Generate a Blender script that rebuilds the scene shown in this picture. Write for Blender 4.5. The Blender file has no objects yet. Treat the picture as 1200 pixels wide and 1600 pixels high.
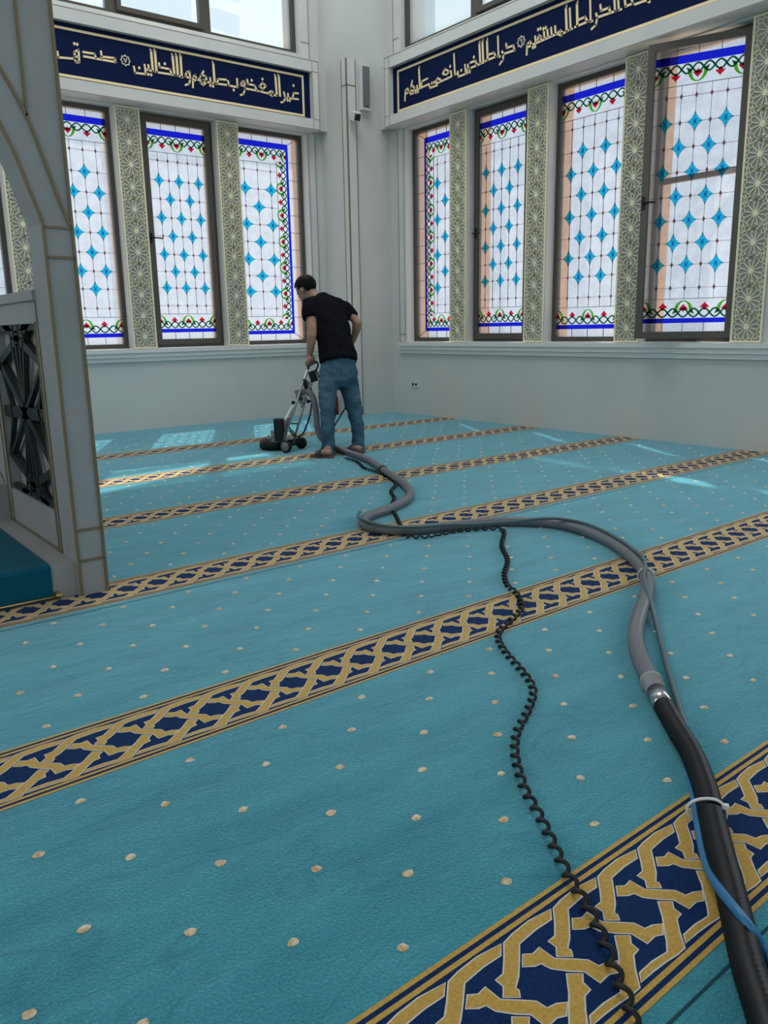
import bpy, bmesh, math, random
from mathutils import Vector, Matrix
from mathutils.geometry import tessellate_polygon
random.seed(7)
C = bpy.context.scene
S = 1.1                       # metres per design unit (camera height = 1 unit)
PI = math.pi

# ------------------------------------------------------------------ camera
FPX, PITCH, ROLL, YAW = 1256.4325, math.radians(12.82361), math.radians(-1.05712), math.radians(37.6011)
fw = Vector((math.sin(YAW) * math.cos(PITCH), math.cos(YAW) * math.cos(PITCH), -math.sin(PITCH)))
rt = Vector((math.cos(YAW), -math.sin(YAW), 0))
up = rt.cross(fw)
cr, sr = math.cos(ROLL), math.sin(ROLL)
RT, UP = cr * rt + sr * up, -sr * rt + cr * up
CAM = Vector((0, 0, 1.0))
HR = Vector((math.cos(YAW), -math.sin(YAW), 0))      # horizontal right of the view
HF = Vector((math.sin(YAW), math.cos(YAW), 0))       # horizontal forward
cd = bpy.data.cameras.new('camera'); cam = bpy.data.objects.new('camera', cd); C.collection.objects.link(cam)
cam.matrix_world = Matrix(((RT.x, UP.x, -fw.x, 0), (RT.y, UP.y, -fw.y, 0), (RT.z, UP.z, -fw.z, S), (0, 0, 0, 1)))
cd.sensor_fit = 'VERTICAL'; cd.sensor_height = 36; cd.lens = 36 * FPX / 1600; cd.clip_start = .05
C.camera = cam

# ------------------------------------------------------------------ light
W = bpy.data.worlds.new('sky'); C.world = W; W.use_nodes = True
bg = W.node_tree.nodes['Background']; bg.inputs[0].default_value = (.74, .87, 1, 1); bg.inputs[1].default_value = 1.0
sun = bpy.data.lights.new('sun', 'SUN'); sun.energy = 7; sun.angle = math.radians(.6); sun.color = (1, .96, .88)
so = bpy.data.objects.new('sun', sun); C.collection.objects.link(so); so.location = (4, 9, 12)
so.rotation_euler = Vector((-.31, -.57, -1)).to_track_quat('-Z', 'Y').to_euler()


def area(name, loc, target, sx, sy, power, col=(1, 1, 1)):
    l = bpy.data.lights.new(name, 'AREA'); l.shape = 'RECTANGLE'; l.size = sx * S; l.size_y = sy * S; l.energy = power; l.color = col
    o = bpy.data.objects.new(name, l); C.collection.objects.link(o); o.location = Vector(loc) * S
    o.rotation_euler = (Vector(target) - Vector(loc)).to_track_quat('-Z', 'Y').to_euler()


area('fill_back', (1.0, -4.4, 3.6), (1.0, 2, 2.6), 7, 4, 18, (.95, .98, 1))  # added fill lamp in front of the opening in the unseen back wall
area('fill_side', (-4.4, 2.4, 3.6), (2, 2.6, 2.0), 7, 4, 85, (.97, .98, 1))  # added fill, placed before the opening of the unseen side wall
area('fill_near_right', (6.32, 0.4, 2.1), (3, .4, 1.3), 4.2, 2.1, 45, (.95, .98, 1))  # added lamp standing in for the unseen further windows of this row
area('fill_overhead', (3.5, 5.2, 7.8), (3.5, 5.5, 0), 3.6, 3.6, 235, (.93, .97, 1))  # added overhead fill to brighten the far carpet, below the closed ceiling
C.view_settings.view_transform = 'Standard'; C.view_settings.look = 'None'
C.view_settings.exposure = 0.08; C.view_settings.gamma = 1; C.view_settings.use_curve_mapping = False
C.cycles.max_bounces = 8; C.cycles.transparent_max_bounces = 16; C.cycles.sample_clamp_indirect = 4
C.cycles.caustics_reflective = False; C.cycles.caustics_refractive = False


# ------------------------------------------------------------------ helpers
def ray(x, y): return RT * ((x - 600) / FPX) - UP * ((y - 800) / FPX) + fw
def floor_at(x, y, z=0.0):
    d = ray(x, y); return CAM + d * ((z - 1.0) / d.z)
def on_x(x, y, X):
    d = ray(x, y); return CAM + d * (X / d.x)
def on_y(x, y, Y):
    d = ray(x, y); return CAM + d * (Y / d.y)
def at(x, y, depth): return CAM + ray(x, y) * depth


class MB:
    """collects shapes into ONE mesh; coordinates in design units"""
    def __init__(s): s.v = []; s.f = []; s.m = []; s.sm = []
    def add(s, vs, fs, m=0, smooth=False):
        b = len(s.v); s.v += [Vector(p) for p in vs]
        for f in fs: s.f.append([b + i for i in f]); s.m.append(m); s.sm.append(smooth)
    def box(s, a, b, m=0):
        (x0, y0, z0), (x1, y1, z1) = a, b
        s.add([(x0, y0, z0), (x1, y0, z0), (x1, y1, z0), (x0, y1, z0), (x0, y0, z1), (x1, y0, z1), (x1, y1, z1), (x0, y1, z1)],
              [(0, 3, 2, 1), (4, 5, 6, 7), (0, 1, 5, 4), (1, 2, 6, 5), (2, 3, 7, 6), (3, 0, 4, 7)], m)
    def obox(s, c, ax, ay, az, hx, hy, hz, m=0):
        c, ax, ay, az = Vector(c), Vector(ax).normalized(), Vector(ay).normalized(), Vector(az).normalized()
        vs = [c + ax * (i * hx) + ay * (j * hy) + az * (k * hz) for k in (-1, 1) for (i, j) in ((-1, -1), (1, -1), (1, 1), (-1, 1))]
        s.add(vs, [(0, 3, 2, 1), (4, 5, 6, 7), (0, 1, 5, 4), (1, 2, 6, 5), (2, 3, 7, 6), (3, 0, 4, 7)], m)
    def prism(s, pts, off, m=0):
        n = len(pts); off = Vector(off); a = [Vector(p) for p in pts]
        s.add(a + [p + off for p in a], [list(range(n))[::-1], list(range(n, 2 * n))] + [(i, (i + 1) % n, n + (i + 1) % n, n + i) for i in range(n)], m)
    def poly(s, pts, m=0): s.add(pts, [list(range(len(pts)))], m)
    def tube(s, path, r, n=12, m=0, caps=True, flat=None, closed=False):
        P = [Vector(p) for p in path]; N = len(P); rad = r if callable(r) else (lambda i: r[i]) if isinstance(r, (list, tuple)) else (lambda i: r)
        nrm = None; vs = []
        for i in range(N):
            if closed: t = (P[(i + 1) % N] - P[i - 1]).normalized()
            else: t = (P[min(i + 1, N - 1)] - P[max(i - 1, 0)]).normalized()
            if nrm is None:
                nrm = t.orthogonal().normalized()
            nrm = (nrm - t * nrm.dot(t)).normalized(); bn = t.cross(nrm)
            for k in range(n):
                a = 2 * PI * k / n; vs.append(P[i] + (nrm * math.cos(a) + bn * math.sin(a)) * rad(i))
        fs = [(i * n + k, i * n + (k + 1) % n, ((i + 1) % N) * n + (k + 1) % n, ((i + 1) % N) * n + k) for i in range(N if closed else N - 1) for k in range(n)]
        s.add(vs, fs, m, True)
        if caps and not closed:
            b = len(s.v) - N * n
            s.f.append([b + k for k in range(n)][::-1]); s.m.append(m); s.sm.append(False)
            s.f.append([b + (N - 1) * n + k for k in range(n)]); s.m.append(m); s.sm.append(False)
    def cyl(s, a, b, r0, r1=None, n=24, m=0):
        s.tube([a, b], [r0, r0 if r1 is None else r1], n, m)
    def lathe(s, c, axis, prof, n=32, m=0, smooth=True):
        """prof: list of (radius, height along axis)"""
        c, ax = Vector(c), Vector(axis).normalized(); u = ax.orthogonal().normalized(); w = ax.cross(u); N = len(prof); vs = []
        for r, h in prof:
            for k in range(n):
                a = 2 * PI * k / n; vs.append(c + ax * h + (u * math.cos(a) + w * math.sin(a)) * max(r, 1e-5))
        s.add(vs, [(i * n + k, i * n + (k + 1) % n, (i + 1) * n + (k + 1) % n, (i + 1) * n + k) for i in range(N - 1) for k in range(n)], m, smooth)
    def loft(s, secs, n=20, m=0, p=2.0):
        """secs: (centre, side radius, depth radius, side vector)"""
        N = len(secs); vs = []
        cs = [Vector(q[0]) for q in secs]
        for i, (c, a, b, sd) in enumerate(secs):
            t = (cs[min(i + 1, N - 1)] - cs[max(i - 1, 0)]).normalized(); sd = Vector(sd); sd = (sd - t * sd.dot(t)).normalized(); dp = t.cross(sd)
            for k in range(n):
                an = 2 * PI * k / n; cx, sx = math.cos(an), math.sin(an)
                vs.append(cs[i] + sd * (a * math.copysign(abs(cx) ** (2 / p), cx)) + dp * (b * math.copysign(abs(sx) ** (2 / p), sx)))
        vs += [cs[0], cs[-1]]
        fs = [(i * n + k, i * n + (k + 1) % n, (i + 1) * n + (k + 1) % n, (i + 1) * n + k) for i in range(N - 1) for k in range(n)]
        fs += [((k + 1) % n, k, N * n) for k in range(n)] + [((N - 1) * n + k, (N - 1) * n + (k + 1) % n, N * n + 1) for k in range(n)]
        s.add(vs, fs, m, True)
    def ellipsoid(s, c, ax, ay, az, rx, ry, rz, m=0, nu=24, nv=14):
        c, ax, ay, az = Vector(c), Vector(ax).normalized(), Vector(ay).normalized(), Vector(az).normalized(); vs = []
        for j in range(nv + 1):
            ph = PI * j / nv
            for i in range(nu):
                th = 2 * PI * i / nu
                vs.append(c + ax * (rx * math.sin(ph) * math.cos(th)) + ay * (ry * math.sin(ph) * math.sin(th)) + az * (rz * math.cos(ph)))
        s.add(vs, [(j * nu + i, (j + 1) * nu + i, (j + 1) * nu + (i + 1) % nu, j * nu + (i + 1) % nu) for j in range(nv) for i in range(nu)], m, True)
    def mesh(s, name, mats, origin=(0, 0, 0), fix=True):
        me = bpy.data.meshes.new(name); o = Vector(origin)
        me.from_pydata([(p - o) * S for p in s.v], [], s.f)
        for mm in (mats if isinstance(mats, (list, tuple)) else [mats]): me.materials.append(mm)
        for p, mi, sm in zip(me.polygons, s.m, s.sm): p.material_index = mi; p.use_smooth = sm
        if fix:
            b = bmesh.new(); b.from_mesh(me); bmesh.ops.remove_doubles(b, verts=b.verts, dist=1e-5); bmesh.ops.recalc_face_normals(b, faces=b.faces); b.to_mesh(me); b.free()
        me.update(); return me
    def build(s, name, mats, parent=None, origin=None, local=False, fix=True):
        """parent: geometry is given in world design units unless local"""
        org = Vector(origin) if origin is not None else Vector((0, 0, 0))
        if parent is not None and not local: org = wloc(parent)
        o = bpy.data.objects.new(name, s.mesh(name, mats, org, fix)); C.collection.objects.link(o)
        if parent is not None: o.parent = parent
        elif origin is not None: o.location = org * S
        return o


def wloc(o):
    v = Vector((0, 0, 0))
    while o is not None: v += o.location / S; o = o.parent
    return v
def tag(o, label=None, cat=None, group=None, kind=None):
    for k, x in (('label', label), ('category', cat), ('group', group), ('kind', kind)):
        if x: o[k] = x
    return o
def empty(name, loc, rz=0):
    o = bpy.data.objects.new(name, None); o.empty_display_size = .05; C.collection.objects.link(o); o.location = Vector(loc) * S; o.rotation_euler = (0, 0, rz); return o
def copy_tree(o, parent=None):
    c = o.copy(); C.collection.objects.link(c)
    if parent is not None: c.parent = parent
    for ch in [q for q in bpy.data.objects if q.parent == o]: copy_tree(ch, c)
    return c
def smooth_path(pts, sub=8):
    P = [Vector(p) for p in pts]; out = []
    for i in range(len(P) - 1):
        p0, p1, p2, p3 = P[max(i - 1, 0)], P[i], P[i + 1], P[min(i + 2, len(P) - 1)]
        for k in range(sub):
            t = k / sub
            out.append(.5 * ((2 * p1) + (p2 - p0) * t + (2 * p0 - 5 * p1 + 4 * p2 - p3) * t * t + (3 * p1 - p0 - 3 * p2 + p3) * t ** 3))
    return out + [P[-1]]
def resample(path, step):
    out = [path[0]]; acc = 0
    for a, b in zip(path, path[1:]):
        L = (b - a).length
        while acc + L >= step:
            t = (step - acc) / L; a = a + (b - a) * t; out.append(a.copy()); L = (b - a).length; acc = 0
        acc += L
    return out


# ------------------------------------------------------------------ materials
def mat(name, col, rough=.5, metal=0, noise=None, bump=None, sheen=0, spec=.5, coat=0, tint=(1, 1, 1)):
    m = bpy.data.materials.new(name); m.use_nodes = True; nt = m.node_tree; b = nt.nodes['Principled BSDF']
    b.inputs['Base Color'].default_value = (*col, 1); b.inputs['Roughness'].default_value = rough; b.inputs['Metallic'].default_value = metal
    b.inputs['Specular IOR Level'].default_value = spec
    if coat: b.inputs['Coat Weight'].default_value = coat
    if sheen:
        b.inputs['Sheen Weight'].default_value = sheen; b.inputs['Sheen Roughness'].default_value = .4; b.inputs['Sheen Tint'].default_value = (*tint, 1)
    tc = nt.nodes.new('ShaderNodeTexCoord')
    if noise:
        sc, col2, det = noise[:3]
        n = nt.nodes.new('ShaderNodeTexNoise'); n.inputs['Scale'].default_value = sc; n.inputs['Detail'].default_value = det
        nt.links.new(tc.outputs['Object'], n.inputs['Vector'])
        r = nt.nodes.new('ShaderNodeValToRGB'); r.color_ramp.elements[0].position = .35; r.color_ramp.elements[1].position = .65
        r.color_ramp.elements[0].color = (*col, 1); r.color_ramp.elements[1].color = (*col2, 1)
        nt.links.new(n.outputs['Fac'], r.inputs['Fac']); nt.links.new(r.outputs['Color'], b.inputs['Base Color'])
    if bump:
        n2 = nt.nodes.new('ShaderNodeTexNoise'); n2.inputs['Scale'].default_value = bump[0]; n2.inputs['Detail'].default_value = 4
        nt.links.new(tc.outputs['Object'], n2.inputs['Vector'])
        bp = nt.nodes.new('ShaderNodeBump'); bp.inputs['Strength'].default_value = bump[1]; bp.inputs['Distance'].default_value = bump[2]
        nt.links.new(n2.outputs['Fac'], bp.inputs['Height']); nt.links.new(bp.outputs['Normal'], b.inputs['Normal'])
    return m


def glass(name, col, transp, hammer=0, tlf=.42):
    m = bpy.data.materials.new(name); m.use_nodes = True; nt = m.node_tree; nt.nodes.clear()
    out = nt.nodes.new('ShaderNodeOutputMaterial'); mix = nt.nodes.new('ShaderNodeMixShader'); mix.inputs[0].default_value = transp
    tl = nt.nodes.new('ShaderNodeBsdfTranslucent'); tr = nt.nodes.new('ShaderNodeBsdfTransparent')
    tl.inputs[0].default_value = (*[c * tlf for c in col], 1); tr.inputs[0].default_value = (*col, 1)
    nt.links.new(tl.outputs[0], mix.inputs[1]); nt.links.new(tr.outputs[0], mix.inputs[2]); nt.links.new(mix.outputs[0], out.inputs[0])
    if hammer:
        tc = nt.nodes.new('ShaderNodeTexCoord'); n = nt.nodes.new('ShaderNodeTexNoise'); n.inputs['Scale'].default_value = hammer; n.inputs['Detail'].default_value = 3
        r = nt.nodes.new('ShaderNodeValToRGB'); r.color_ramp.elements[0].position = .3; r.color_ramp.elements[1].position = .7
        r.color_ramp.elements[0].color = (*[c * .80 for c in col], 1); r.color_ramp.elements[1].color = (*col, 1)
        nt.links.new(tc.outputs['Object'], n.inputs[0]); nt.links.new(n.outputs['Fac'], r.inputs[0]); nt.links.new(r.outputs[0], tr.inputs[0])
    return m


M_wall = mat('wall_paint', (.60, .61, .58), .6, noise=(1.3, (.57, .575, .55), 5), bump=(60, .05, .003))
M_marble = mat('white_marble', (.66, .66, .63), .35, noise=(2.2, (.60, .61, .60), 8))
M_pulpit_shade = mat('pulpit_marble_shaded', (.36, .365, .36), .5, noise=(2.2, (.32, .325, .32), 8), spec=.3)  # white marble greyed in its colour to stand for the shade on it
M_reveal = mat('white_reveal', (.72, .72, .69), .5)
M_ceil = mat('ceiling_paint', (.7, .7, .68), .7)
M_stone = mat('peach_stone', (.95, .70, .53), .8, noise=(6, (.88, .62, .45), 6))
M_gold = mat('gold_trim', (.21, .155, .08), .5, .2)
M_goldline = mat('gold_inlay', (.27, .235, .17), .5, .1)
M_goldpaint = mat('gold_letter', (.90, .72, .42), .5, .05)
M_lattice = mat('gold_lattice', (.86, .80, .56), .5, .05)
M_latback = mat('panel_backing', (.33, .34, .33), .6)
M_navy = mat('navy_panel', (.003, .010, .050), .6, spec=.08, noise=(3, (.003, .010, .05), 3))
M_frame = mat('bronze_frame', (.085, .075, .062), .4, .3)
M_lead = mat('lead_came', (.06, .06, .065), .5, .2)
M_carpet = mat('turquoise_carpet', (.042, .27, .375), 1, sheen=.85, spec=.1, tint=(.60, .90, 1))
M_cnavy = mat('carpet_navy', (.004, .020, .080), 1, sheen=.05, spec=.1, noise=(160, (.007, .032, .11), 3), bump=(220, .5, .004))
M_cgold = mat('carpet_gold', (.47, .28, .055), 1, sheen=.38, spec=.1, noise=(150, (.56, .36, .085), 3), bump=(220, .5, .004))
M_ccream = mat('carpet_cream', (.66, .62, .54), 1, sheen=.4, spec=.1, bump=(220, .5, .004))
M_cdot = mat('carpet_dot', (.78, .68, .52), 1, sheen=.5, spec=.1, noise=(70, (.60, .38, .16), 2), bump=(220, .6, .004))
M_cseam = mat('carpet_seam', (.006, .05, .07), 1)
M_tealstep = mat('teal_step_carpet', (.003, .085, .135), 1, sheen=.05, spec=.1, bump=(250, .5, .004), noise=(9, (.004, .10, .155), 4))
M_darklat = mat('dark_lattice', (.02, .028, .026), .5, .1)
M_brass = mat('brass', (.55, .38, .15), .35, .9)
M_hoseg = mat('grey_hose', (.15, .157, .172), .3, 0)
M_hoseb = mat('black_hose', (.006, .0065, .009), .42, 0, spec=.35)
M_cuff = mat('cuff_grey', (.30, .31, .31), .4)
M_chrome = mat('chrome', (.55, .55, .55), .18, 1)
M_teal_tube = mat('grey_blue_tube', (.07, .115, .13), .35)
M_blue_tube = mat('blue_tube', (.02, .17, .36), .35)
M_cord = mat('black_cord', (.006, .006, .007), .45, spec=.35)
M_tie = mat('white_tie', (.75, .75, .72), .4)
M_skin = mat('skin', (.34, .19, .125), .55)
M_hair = mat('hair', (.004, .0035, .003), .7, spec=.15, bump=(90, .6, .01))
M_shirt = mat('black_tshirt', (.0045, .005, .009), .95, spec=.1, bump=(14, .5, .02))
M_jeans = mat('blue_denim', (.034, .085, .128), .95, spec=.15, noise=(7, (.068, .142, .198), 5), bump=(16, .5, .02))
M_sole = mat('sandal_brown', (.13, .06, .035), .7)
M_strap = mat('sandal_strap', (.02, .018, .018), .6)
M_white_pl = mat('white_plastic', (.66, .67, .66), .4)
M_dark_pl = mat('black_plastic', (.006, .0065, .008), .45, spec=.35)
M_alu = mat('grey_metal', (.42, .43, .44), .35, .7)
M_greypl = mat('grey_plastic', (.20, .21, .21), .45)
M_red = mat('dark_red', (.09, .005, .007), .5)
M_grille = mat('speaker_grille', (.16, .18, .19), .6, .2)
G_base = glass('frosted_glass', (.92, .92, .95), .74, 9)
G_ham = glass('hammered_glass', (.88, .88, .92), .62, 60)
G_blue = glass('cobalt_glass', (.012, .02, .62), .75)
G_cyan = glass('cyan_glass', (.02, .66, 1.0), .92)
G_cross = glass('deep_blue_glass', (.02, .12, .60), .75)
G_mauve = glass('mauve_glass', (.36, .16, .19), .75)
G_red = glass('red_glass', (.75, .02, .05), .75)
G_leaf = glass('leaf_glass', (.12, .52, .04), .75)
G_dgreen = glass('dark_green_glass', (.01, .13, .06), .75)
G_film = glass('upper_film_glass', (.76, .93, 1.0), .22, 0, .58)
G_sun_gap = glass('upper_sun_gap_glass', (.92, .96, 1.0), .92)

# carpet shading: worn pile with brushed streaks
nt = M_carpet.node_tree; b = nt.nodes['Principled BSDF']; tc = nt.nodes.new('ShaderNodeTexCoord')
mp = nt.nodes.new('ShaderNodeMapping'); mp.inputs['Rotation'].default_value = (0, 0, .5); mp.inputs['Scale'].default_value = (1, 2.6, 1)
nt.links.new(tc.outputs['Object'], mp.inputs[0])
n1 = nt.nodes.new('ShaderNodeTexNoise'); n1.inputs['Scale'].default_value = 2.2; n1.inputs['Detail'].default_value = 8; n1.inputs['Roughness'].default_value = .62
n2 = nt.nodes.new('ShaderNodeTexNoise'); n2.inputs['Scale'].default_value = 170; n2.inputs['Detail'].default_value = 3
nt.links.new(mp.outputs[0], n1.inputs[0]); nt.links.new(tc.outputs['Object'], n2.inputs[0])
r1 = nt.nodes.new('ShaderNodeValToRGB'); r1.color_ramp.elements[0].position = .3; r1.color_ramp.elements[1].position = .72
r1.color_ramp.elements[0].color = (.034, .228, .292, 1); r1.color_ramp.elements[1].color = (.062, .335, .400, 1)
nt.links.new(n1.outputs[0], r1.inputs[0])
mx = nt.nodes.new('ShaderNodeMix'); mx.data_type = 'RGBA'; mx.blend_type = 'MULTIPLY'; mx.inputs[0].default_value = 1
r2 = nt.nodes.new('ShaderNodeValToRGB'); r2.color_ramp.elements[0].position = .25; r2.color_ramp.elements[1].position = .75
r2.color_ramp.elements[0].color = (.68, .68, .68, 1); r2.color_ramp.elements[1].color = (1.15, 1.15, 1.15, 1)
nt.links.new(n2.outputs[0], r2.inputs[0]); nt.links.new(r1.outputs[0], mx.inputs[6]); nt.links.new(r2.outputs[0], mx.inputs[7]); nt.links.new(mx.outputs[2], b.inputs['Base Color'])
n3 = nt.nodes.new('ShaderNodeTexNoise'); n3.inputs['Scale'].default_value = 1.6; n3.inputs['Detail'].default_value = 2; n3.inputs['Distortion'].default_value = .6
nt.links.new(mp.outputs[0], n3.inputs[0])
r3 = nt.nodes.new('ShaderNodeValToRGB'); e = r3.color_ramp.elements; e[0].position = .488; e[0].color = (1, 1, 1, 1); e[1].position = .512; e[1].color = (1, 1, 1, 1); k_ = e.new(.5); k_.color = (.66, .68, .70, 1)
nt.links.new(n3.outputs[0], r3.inputs[0])
mx3 = nt.nodes.new('ShaderNodeMix'); mx3.data_type = 'RGBA'; mx3.blend_type = 'MULTIPLY'; mx3.inputs[0].default_value = .55
nt.links.new(mx.outputs[2], mx3.inputs[6]); nt.links.new(r3.outputs[0], mx3.inputs[7]); nt.links.new(mx3.outputs[2], b.inputs['Base Color'])
bp = nt.nodes.new('ShaderNodeBump'); bp.inputs['Strength'].default_value = .6; bp.inputs['Distance'].default_value = .006
ad = nt.nodes.new('ShaderNodeMath'); ad.operation = 'MULTIPLY_ADD'; ad.inputs[1].default_value = 3.0
nt.links.new(n1.outputs[0], ad.inputs[0]); nt.links.new(n2.outputs[0], ad.inputs[2]); nt.links.new(ad.outputs[0], bp.inputs['Height']); nt.links.new(bp.outputs[0], b.inputs['Normal'])
# corrugation of the hoses is real geometry (rings), see below

# ------------------------------------------------------------------ room
XR, YL = 6.19, 8.33             # inner faces of the right and the left wall
XM, YM, ZC = -5.0, -5.0, 8.0
SILL, TOP = .845, 3.18
PITCHW = 1.0925
LC = [2.21, 3.30, 4.39]         # panel centres on the left wall (x)
RC = [6.642, 5.548, 4.455, 3.349]   # panel centres on the right wall (y)
HW = .128
LW = [(1.24, LC[0] - HW), (LC[0] + HW, LC[1] - HW), (LC[1] + HW, LC[2] - HW), (LC[2] + HW, 5.40)]
RW = [(RC[0] + HW, 7.53), (RC[1] + HW, RC[0] - HW), (RC[2] + HW, RC[1] - HW), (RC[3] + HW, RC[2] - HW)]
UZ0, UZ1 = 4.0, 6.2


def wall_holes(u0, u1, z0, z1, holes, place, thick, m=0):
    """one connected wall slab with rectangular openings; place(u, z, d) -> point"""
    mb = MB(); us = sorted({u0, u1, *[h[0] for h in holes], *[h[1] for h in holes]}); zs = sorted({z0, z1, *[h[2] for h in holes], *[h[3] for h in holes]})
    us = [u for u in us if u0 <= u <= u1]; zs = [z for z in zs if z0 <= z <= z1]
    solid = {}
    for i in range(len(us) - 1):
        for j in range(len(zs) - 1):
            cu, cz = (us[i] + us[i + 1]) / 2, (zs[j] + zs[j + 1]) / 2
            solid[i, j] = not any(h[0] < cu < h[1] and h[2] < cz < h[3] for h in holes)
    d0, d1 = thick
    for (i, j), ok in solid.items():
        if not ok: continue
        a, b_, c, d = us[i], us[i + 1], zs[j], zs[j + 1]
        for dd in (d0, d1): mb.poly([place(a, c, dd), place(b_, c, dd), place(b_, d, dd), place(a, d, dd)], m)
        for (ni, nj, p, q) in ((i - 1, j, (a, c), (a, d)), (i + 1, j, (b_, c), (b_, d)), (i, j - 1, (a, c), (b_, c)), (i, j + 1, (a, d), (b_, d))):
            if not solid.get((ni, nj), False): mb.poly([place(*p, d0), place(*q, d0), place(*q, d1), place(*p, d1)], m)
    return mb


pl_left = lambda u, z, d: (u, YL + d, z)
pl_right = lambda u, z, d: (XR + d, u, z)
holesL = [(a, b_, SILL, TOP) for a, b_ in LW] + [(1.24, 5.34, UZ0, UZ1)]
holesR = [(a, b_, SILL, TOP) for a, b_ in RW] + [(3.2, 7.58, UZ0, UZ1), (-1.7, 2.5, 1.0, 3.1)]
tag(wall_holes(XM, XR + .2, 0, ZC, holesL, pl_left, (0, .2)).build('wall_left', M_wall), kind='structure')
tag(wall_holes(YM, YL, 0, ZC, holesR, pl_right, (0, .2)).build('wall_right', M_wall), kind='structure')
tag(wall_holes(XM, XR + .5, 0, ZC, holesL, pl_left, (.2, .35)).build('wall_left_outside', M_stone), kind='structure')
tag(wall_holes(YM, YL + .5, 0, ZC, holesR, pl_right, (.2, .35)).build('wall_right_outside', M_stone), kind='structure')
tag(wall_holes(XM, XR + .2, 0, ZC, [(-2.6, 4.6, 1.5, 5.7)], lambda u, z, d: (u, YM - d, z), (0, .2)).build('wall_back', M_wall), kind='structure')
tag(wall_holes(YM, YL, 0, ZC, [(-1.2, 6.0, 1.5, 5.7)], lambda u, z, d: (XM - d, u, z), (0, .2)).build('wall_side', M_wall), kind='structure')
mb = MB(); mb.box((XM - .2, YM - .2, ZC), (XR + .45, YL + .45, ZC + .1)); tag(mb.build('ceiling', M_ceil), kind='structure')
mb = MB(); mb.box((-40, -40, -.6), (60, 60, -.5)); tag(mb.build('ground_outside', mat('pale_paving', (.55, .47, .40), .9, noise=(.4, (.48, .40, .34), 4))), kind='structure')

# ---- carpeted floor (stripe frame: u along the stripes, v across)
ST = math.radians(1.21417); cS, sS = math.cos(ST), math.sin(ST)
def uv(u, v, z=0.0): return Vector((cS * u - sS * v, sS * u + cS * v, z))
def to_uv(p): return (cS * p.x + sS * p.y, -sS * p.x + cS * p.y)
fl = MB()
fl.box((XM - .2, YM - .2, -.08), (XR + .2, YL + .2, 0), 0)
P0 = .127
c0x, c0y = 800, 1300
def zc(x, y): return to_uv(floor_at(c0x + x / 4, c0y + y / 4))
hook = [zc(*p) for p in [(770, 115), (778, 165), (700, 215), (618, 288), (632, 375), (640, 450), (634, 510), (655, 520), (668, 552), (580, 552), (574, 500), (525, 470), (562, 440), (556, 370), (540, 285), (580, 240), (660, 175)]]
cross = [zc(*p) for p in [(655, 345), (712, 342), (738, 310), (830, 365), (930, 368), (1020, 372), (1088, 402), (1135, 382), (1185, 375), (1192, 430), (1145, 438), (1105, 480), (1010, 425), (920, 422), (820, 410), (760, 385), (725, 398), (662, 402)]]
ctr = (sum(p[0] for p in cross) / len(cross), sum(p[1] for p in cross) / len(cross)); VC = .680
ctr = (ctr[0], VC)
hookr = [zc(*p) for p in [(915, 440), (1000, 440), (1005, 480), (1052, 515), (1025, 545), (1040, 620), (1075, 725), (1030, 765), (960, 810), (880, 870), (808, 940), (803, 885), (880, 815), (975, 755), (972, 690), (955, 600), (945, 530), (935, 500)]]
def grow(poly, d):
    n = len(poly); A = sum(poly[i][0] * poly[(i + 1) % n][1] - poly[(i + 1) % n][0] * poly[i][1] for i in range(n)); sg = 1 if A > 0 else -1; out = []
    for i in range(n):
        p, q, r = Vector(poly[i - 1]), Vector(poly[i]), Vector(poly[(i + 1) % n])
        e1, e2 = (q - p).normalized(), (r - q).normalized(); nn = (Vector((e1.y, -e1.x)) + Vector((e2.y, -e2.x))) * sg
        nn = nn.normalized() if nn.length > 1e-6 else Vector((e1.y, -e1.x)) * sg
        out.append((q.x + nn.x * d, q.y + nn.y * d))
    return out
VT0, VB0, PV = .814, .545, 1.1895
phase = [0.0, None, .03, .07, .02, .05]
stripes = range(0, 6)
for s in stripes:
    dv = PV * s; uL, uR = -2.2, XR - .012 + (.12 + dv * .0212)
    uR = (XR + sS * (VB0 + dv)) / cS
    uR = min(uR, 6.33)
    def rect(v0, v1, z, m): fl.poly([uv(uL, v0 + dv, z), uv(uR, v0 + dv, z), uv(uR, v1 + dv, z), uv(uL, v1 + dv, z)], m)
    rect(VB0, VT0, .0006, 1)
    for a, b_ in ((.815, .806), (.797, .7875), (.5445, .5535), (.5625, .572)): rect(b_, a, .0010, 2)
    if s % 2 == 0: rect(VB0 - .0365, VB0 - .0315, .0008, 5)
    ph = {0: 0.0, 1: .052}.get(s, phase[s])
    k0, k1 = int((uL - ctr[0]) / P0) + 2, int((uR - ctr[0]) / P0) + 2
    for k in range(k0, k1 + 1):
        for poly, zz in ((hook, .0010), (hookr, .0010), (cross, .0013)):
            sh = k * P0 + ph
            pts = [(u + sh, v) for u, v in poly]
            if min(p[0] for p in pts) > uR - .02: continue
            pts = [(min(u, uR), v) for u, v in pts]
            fl.poly([uv(u, v + dv, zz) for u, v in [(min(a_, uR), b_) for a_, b_ in grow(pts, .0028)]], 3)
            fl.poly([uv(u, v + dv, zz + .0004) for u, v in pts], 2)
dotoff = {-1: .05, 0: .209, 1: 0.0, 2: .11, 3: .19, 4: .07, 5: .15}
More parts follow.
